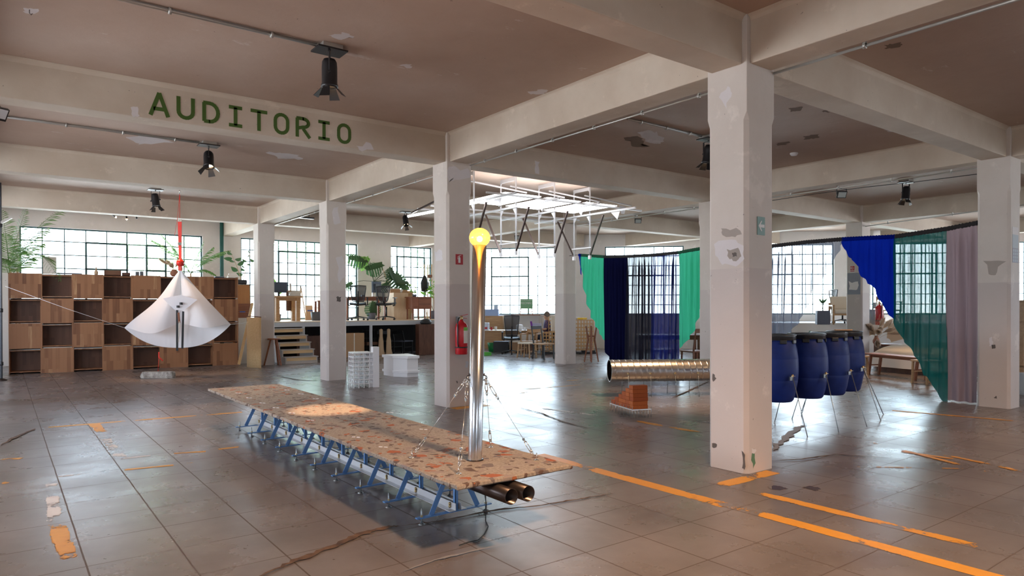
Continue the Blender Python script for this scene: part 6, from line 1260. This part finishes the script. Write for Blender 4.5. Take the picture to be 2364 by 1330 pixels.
tree('pale green tree outside the window over the platform', V((11.5, 30, -.3)), 7.5, 2.3, 1); tree('pale green tree outside the window behind the monstera', V((17.8, 29.5, -.3)), 7.5, 2.6, 2); tree('pale tree outside the wide left window', V((6.0, 35, -.3)), 7, 2.2, 3)

# ---- a person at the right end of the long table, mostly hidden by the lattice racks
def skin_body(name, nodes, edges, rad, mt, parent, sub_=2):
    me = bpy.data.meshes.new(name); me.from_pydata([tuple(q) for q in nodes], edges, []); me.materials.append(mt); o = bpy.data.objects.new(name, me); C.objects.link(o); o.parent = parent
    md = o.modifiers.new('skin', 'SKIN'); md.use_smooth_shade = True
    for k, q in enumerate(rad): me.skin_vertices[0].data[k].radius = (q, q) if not isinstance(q, tuple) else q
    me.skin_vertices[0].data[0].use_root = True; s_ = o.modifiers.new('sub', 'SUBSURF'); s_.levels = sub_; s_.render_levels = sub_; return o
M['skin'] = mat('skin', (.55, .33, .23), .55); M['shirt'] = mat('dark_plaid_shirt', (.05, .07, .17), .85); n = N(M['shirt']); ck = n.n('ShaderNodeTexChecker'); n.link(n.obj(), ck.inputs[0]); ck.inputs['Scale'].default_value = 28; ck.inputs[1].default_value = (.04, .06, .18, 1); ck.inputs[2].default_value = (.20, .10, .16, 1); n.col(ck.outputs[0]); M['hair'] = mat('grey_brown_hair', (.22, .17, .14), .8); M['jeans'] = mat('dark_jeans', (.03, .04, .08), .85)
pp = at(1262, 760, 'd', 22.6); r = thing('person', 'person with tousled hair and dark plaid shirt sitting behind the low lattice rack', 'person', (pp.x, pp.y, 0), -2.21)
H = 0.06
nodes = [(0, 0, .52), (0, .01, .70), (0, .02, .92), (0, .02, 1.05), (0, .0, 1.085), (0, -.025, 1.155), (0, -.035, 1.245)]; edges = [(i, i+1) for i in range(6)]; rad = [(.15, .11), (.145, .10), (.17, .105), (.12, .08), .052, (.075, .09), (.068, .082)]
def chain(frm, pts, rs):
    k = frm
    for p_, r_ in zip(pts, rs): nodes.append(p_); rad.append(r_); edges.append((k, len(nodes)-1)); k = len(nodes)-1
    return k
for sg in (-1, 1):
    h_ = chain(2, [(sg*.18, .02, .99), (sg*.22, -.04, .76), (sg*.14, -.27, .78), (sg*.12, -.34, .785)], [.055, .045, .034, (.038, .018)])
    for q_ in range(4): chain(h_, [(sg*(.145-.018*q_), -.385, .785), (sg*(.146-.018*q_), -.42+.006*abs(q_-1), .775)], [.0085, .007])
    chain(h_, [(sg*.075, -.345, .785), (sg*.06, -.375, .782)], [.009, .008])
    chain(0, [(sg*.10, -.06, .50), (sg*.12, -.42, .50), (sg*.12, -.44, .12), (sg*.12, -.46, .05), (sg*.12, -.58, .04)], [.085, .06, .042, .045, .035])
skin_body('body', nodes, edges, rad, M['skin'], r)
skin_body('shirt', [(0, 0, .58), (0, .01, .74), (0, .02, .92), (0, .02, 1.06), (-.18, .02, 1.0), (-.225, -.03, .78), (.18, .02, 1.0), (.225, -.03, .78)], [(0, 1), (1, 2), (2, 3), (2, 4), (4, 5), (2, 6), (6, 7)], [(.18, .135), (.175, .135), (.205, .145), (.115, .10), .080, .060, .072, .060], M['shirt'], r)
skin_body('trousers', [(0, 0, .56), (-.10, -.06, .50), (-.12, -.42, .50), (-.12, -.44, .12), (.10, -.06, .50), (.12, -.42, .50), (.12, -.44, .12)], [(0, 1), (1, 2), (2, 3), (0, 4), (4, 5), (5, 6)], [(.16, .12), .10, .075, .058, .10, .075, .058], M['jeans'], r)
rd = random.Random(2); mb = MB(); mb.sphere((0, .012, 1.245), .098, 18, 12, 1.0)
for k in range(240):
    a, b = rd.uniform(0, 6.28), rd.uniform(-.2, 1.5); d_ = V((math.cos(a)*math.cos(b), math.sin(a)*math.cos(b)+.15, math.sin(b))).normalized(); q_ = V((0, .01, 1.245))+d_*.094; e = q_+d_*rd.uniform(.02, .05)+V((rd.uniform(-.02, .02), rd.uniform(-.02, .02), -.01)); s_ = d_.orthogonal().normalized()*.006; mb.add([q_-s_, q_+s_, e], [(0, 1, 2)])
mb.build('hair', M['hair'], r); MB().sphere((0, -.118, 1.19), .016, 8, 6).build('nose', M['skin'], r)
for sg in (-1, 1): MB().sphere((sg*.032, -.104, 1.215), .010, 8, 6).build('eye', M['sign_white'], r)
simple_chair('dark_chair', 'dark chair under the person with the plaid shirt', (pp.x, pp.y, 0), -2.21, M['black'], .40, .86, .42)
# ================================================================== WEAR ON THE BUILDING
def blob(pts, n=3, j=.12, seed=0):
    rd = random.Random(seed); out = []; k = len(pts)
    for i in range(k):
        a, b = pts[i], pts[(i+1) % k]
        for t in range(n):
            p = a.lerp(b, t/n); L = (b-a).length; out.append(p+V((rd.uniform(-1, 1), rd.uniform(-1, 1), rd.uniform(-1, 1)))*L*j*(1 if t else .3))
    return out
def wear(px, ax, val, nrm, mt, name='wall_stain', seed=0, n=3, off=.0012):
    k = 'xyz'.index(ax); pts = blob([at(x, y, ax, val) for x, y in px], n, .14, seed)
    for p in pts: p[k] = val
    nn = V(nrm); mb = MB(); cen = sum(pts, V((0, 0, 0)))/len(pts); vs = [p+nn*off for p in pts]+[cen+nn*off]; m_ = len(pts)
    mb.add(vs, [(i, (i+1) % m_, m_) for i in range(m_)]); return struct(mb.build(name, mt))
M['bare'] = painted('bare_plaster', (.36, .31, .27), (.46, .40, .35)); M['fresh'] = painted('fresh_filler', (.70, .66, .66), (.78, .74, .73)); M['old_green'] = mat('old_green_paint', (.10, .22, .12), .7); M['chip'] = mat('dark_chip', (.13, .11, .10), .8); M['ceil_patch'] = painted('peeled_ceiling', (.62, .57, .56), (.74, .70, .69)); M['ceil_dark'] = mat('ceiling_damp', (.20, .14, .10), .8)
X0, Y0 = GX[1], GY[1]; W_ = X0; A3 = (-1, 0, 0); B3 = (0, -1, 0)
wear([(1666, 528), (1700, 526), (1712, 540), (1690, 546), (1668, 543)], 'x', X0, A3, M['bare'], seed=1); wear([(1650, 562), (1690, 552), (1716, 566), (1718, 596), (1700, 616), (1668, 612), (1652, 590)], 'x', X0, A3, M['fresh'], seed=2); wear([(1678, 575), (1705, 572), (1712, 592), (1700, 604), (1684, 598)], 'x', X0, A3, M['bare'], seed=3, off=.002); wear([(1690, 584), (1700, 583), (1702, 592), (1692, 593)], 'x', X0, A3, M['chip'], seed=4, off=.003)
wear([(1644, 1024), (1656, 1026), (1652, 1034), (1645, 1033)], 'x', X0, A3, M['chip'], seed=5); wear([(1646, 862), (1654, 874), (1646, 882)], 'x', X0, A3, M['chip'], seed=6)
wear([(1736, 1046), (1742, 1040), (1744, 1070), (1738, 1084)], 'y', Y0, B3, M['old_green'], seed=7); wear([(1735, 1034), (1746, 1040), (1740, 1048), (1735, 1046)], 'y', Y0, B3, M['fresh'], seed=8, off=.002)
wear([(1712, 1040), (1719, 1050), (1719, 1085), (1713, 1080)], 'x', X0, A3, M['chip'], seed=9)
wear([(1660, 225), (1680, 200), (1690, 215), (1676, 250)], 'x', X0, A3, M['fresh'], seed=10)
wear([(2270, 604), (2322, 603), (2302, 628), (2296, 636), (2284, 634)], 'x', GX[2], A3, M['bare'], seed=11); wear([(2284, 780), (2290, 778), (2291, 798), (2285, 800)], 'x', GX[2], A3, M['fresh'], seed=12); wear([(2289, 796), (2298, 796), (2297, 805), (2290, 805)], 'x', GX[2], A3, M['chip'], seed=13); wear([(2294, 918), (2300, 914), (2301, 921)], 'x', GX[2], A3, M['chip'], seed=14)
wear([(1003, 580), (1020, 578), (1022, 600), (1006, 604)], 'x', X0, A3, M['fresh'], seed=15); wear([(1036, 385), (1080, 388), (1085, 408), (1050, 415), (1036, 420)], 'y', GY[2], B3, M['fresh'], seed=16)
wear([(1052, 880), (1056, 879), (1056, 886)], 'y', GY[2], B3, M['chip'], seed=17); wear([(775, 595), (790, 590), (795, 640), (780, 655)], 'y', GY[3], B3, M['fresh'], seed=18); wear([(776, 686), (788, 685), (786, 697), (777, 696)], 'y', GY[3], B3, M['chip'], seed=19)
wear([(770, 480), (782, 478), (786, 515), (772, 518)], 'y', GY[3], B3, M['fresh'], seed=20)
# beams
yb_ = GY[2]+bi-.0; 
wear([(302, 248), (318, 246), (322, 268), (308, 272)], 'y', yb_, B3, M['fresh'], seed=21); wear([(820, 335), (855, 330), (862, 345), (835, 350)], 'y', yb_, B3, M['fresh'], seed=22)
wear([(1234, 371), (1246, 373), (1245, 403), (1236, 401)], 'y', GY[2]+bi, B3, M['fresh'], seed=23)
# ceiling
for k, (px, mt) in enumerate((([(1470, 306), (1500, 300), (1535, 318), (1525, 332), (1490, 326)], 'ceil_patch'), ([(1440, 318), (1465, 314), (1500, 338), (1470, 340)], 'ceil_dark'), ([(2040, 104), (2080, 98), (2078, 108), (2045, 113)], 'ceil_dark'), ([(1820, 250), (1850, 246), (1848, 256), (1825, 258)], 'ceil_dark'), ([(1850, 314), (1890, 310), (1892, 318), (1860, 322)], 'ceil_dark'), ([(1790, 330), (1822, 326), (1818, 334), (1795, 336)], 'ceil_dark'), ([(1895, 256), (1915, 253), (1912, 260)], 'ceil_dark'), ([(620, 350), (680, 356), (700, 368), (640, 366)], 'ceil_patch'), ([(290, 318), (350, 312), (400, 330), (320, 334)], 'ceil_patch'), ([(758, 82), (800, 76), (818, 84), (790, 92)], 'ceil_patch'), ([(920, 150), (950, 148), (946, 158)], 'ceil_patch'), ([(55, 18), (90, 20), (80, 32), (58, 30)], 'ceil_patch'), ([(1215, 212), (1262, 207), (1258, 216), (1225, 218)], 'ceil_patch'), ([(2040, 300), (2070, 296), (2066, 306)], 'ceil_patch'))):
    wear(px, 'z', HC, (0, 0, -1), M[mt], 'ceiling_stain', 30+k, 5)
# smoke detector
p = at(1833, 356, 'z', HC-.02); r = thing('smoke_detector', 'round white detector on the ceiling right of the arrow-sign column', 'smoke detector', (p.x, p.y, HC)); MB().lathe([(.065, 0), (.065, -.02), (.045, -.045), (.0, -.05)], (0, 0, 0), 24, cap=False).build('housing', M['white'], r)
# papers stuck on the narrow side of the right-hand column
for k, (ya, yb, lab, mt) in enumerate(((526, 541, 'faded grey sheet, topmost of three on the narrow side of the right-hand column', 'fresh'), (543, 572, 'faded pale blue sheet, middle of three on the side of the right-hand column', 'sheet_blue'), (574, 606, 'faded checkered sheet, lowest of three on the side of the right-hand column', 'sheet_grey'))):
    M.setdefault('sheet_blue', mat('faded_blue_sheet', (.52, .58, .62), .7)); M.setdefault('sheet_grey', mat('faded_grey_sheet', (.40, .40, .47), .7))
    a = at(2337, yb, 'y', Y0); b = at(2350.5, ya, 'y', Y0); r = thing('faded_sheet', lab, 'poster', ((a.x+b.x)/2, Y0-.002, (a.z+b.z)/2), 0, 'faded sheets on the right-hand column'); w_, h_ = (b.x-a.x)/2, (b.z-a.z)/2
    MB().bb((-w_, -.001, -h_), (w_, .001, h_)).build('paper', M[mt], r)
    if k == 2:
        for i_ in range(3):
            for j_ in range(4): MB().bb((-w_*.9+i_*w_*.62, -.0018, -h_*.9+j_*h_*.46), (-w_*.9+i_*w_*.62+w_*.5, -.001, -h_*.9+j_*h_*.46+h_*.36)).build('printed_square', M['sheet_blue'], r)
wear([(1074, 835), (1081, 834), (1081, 848), (1075, 850)], 'y', GY[2], B3, M['stage_front'], seed=41)
M['puddle'] = mat('wet_spot', (.10, .09, .09), .04)
for k, px in enumerate(([(1771, 1124), (1785, 1121), (1805, 1124), (1820, 1129), (1800, 1132), (1778, 1129)], [(1852, 1125), (1870, 1122), (1890, 1126), (1896, 1130), (1884, 1134), (1868, 1130)])): wear(px, 'z', 0, (0, 0, 1), M['puddle'], 'floor_stain', 50+k, 4, .0012)
# nail hooks on the ceiling
for k, (x, y) in enumerate(((68, 22), (333, 190), (502, 218), (697, 250), (830, 273))):
    p = at(x, y, 'z', HC); r = thing('ceiling_hook', 'small wire hook in the ceiling, %s from the left near the painted beam' % ordn[k], 'hook', p, 0, 'wire hooks in the ceiling'); MB().tube([(0, 0, 0), (0, 0, -.03), (.012, 0, -.045), (.02, 0, -.03)], .0035, 5).build('wire', M['chip'], r)
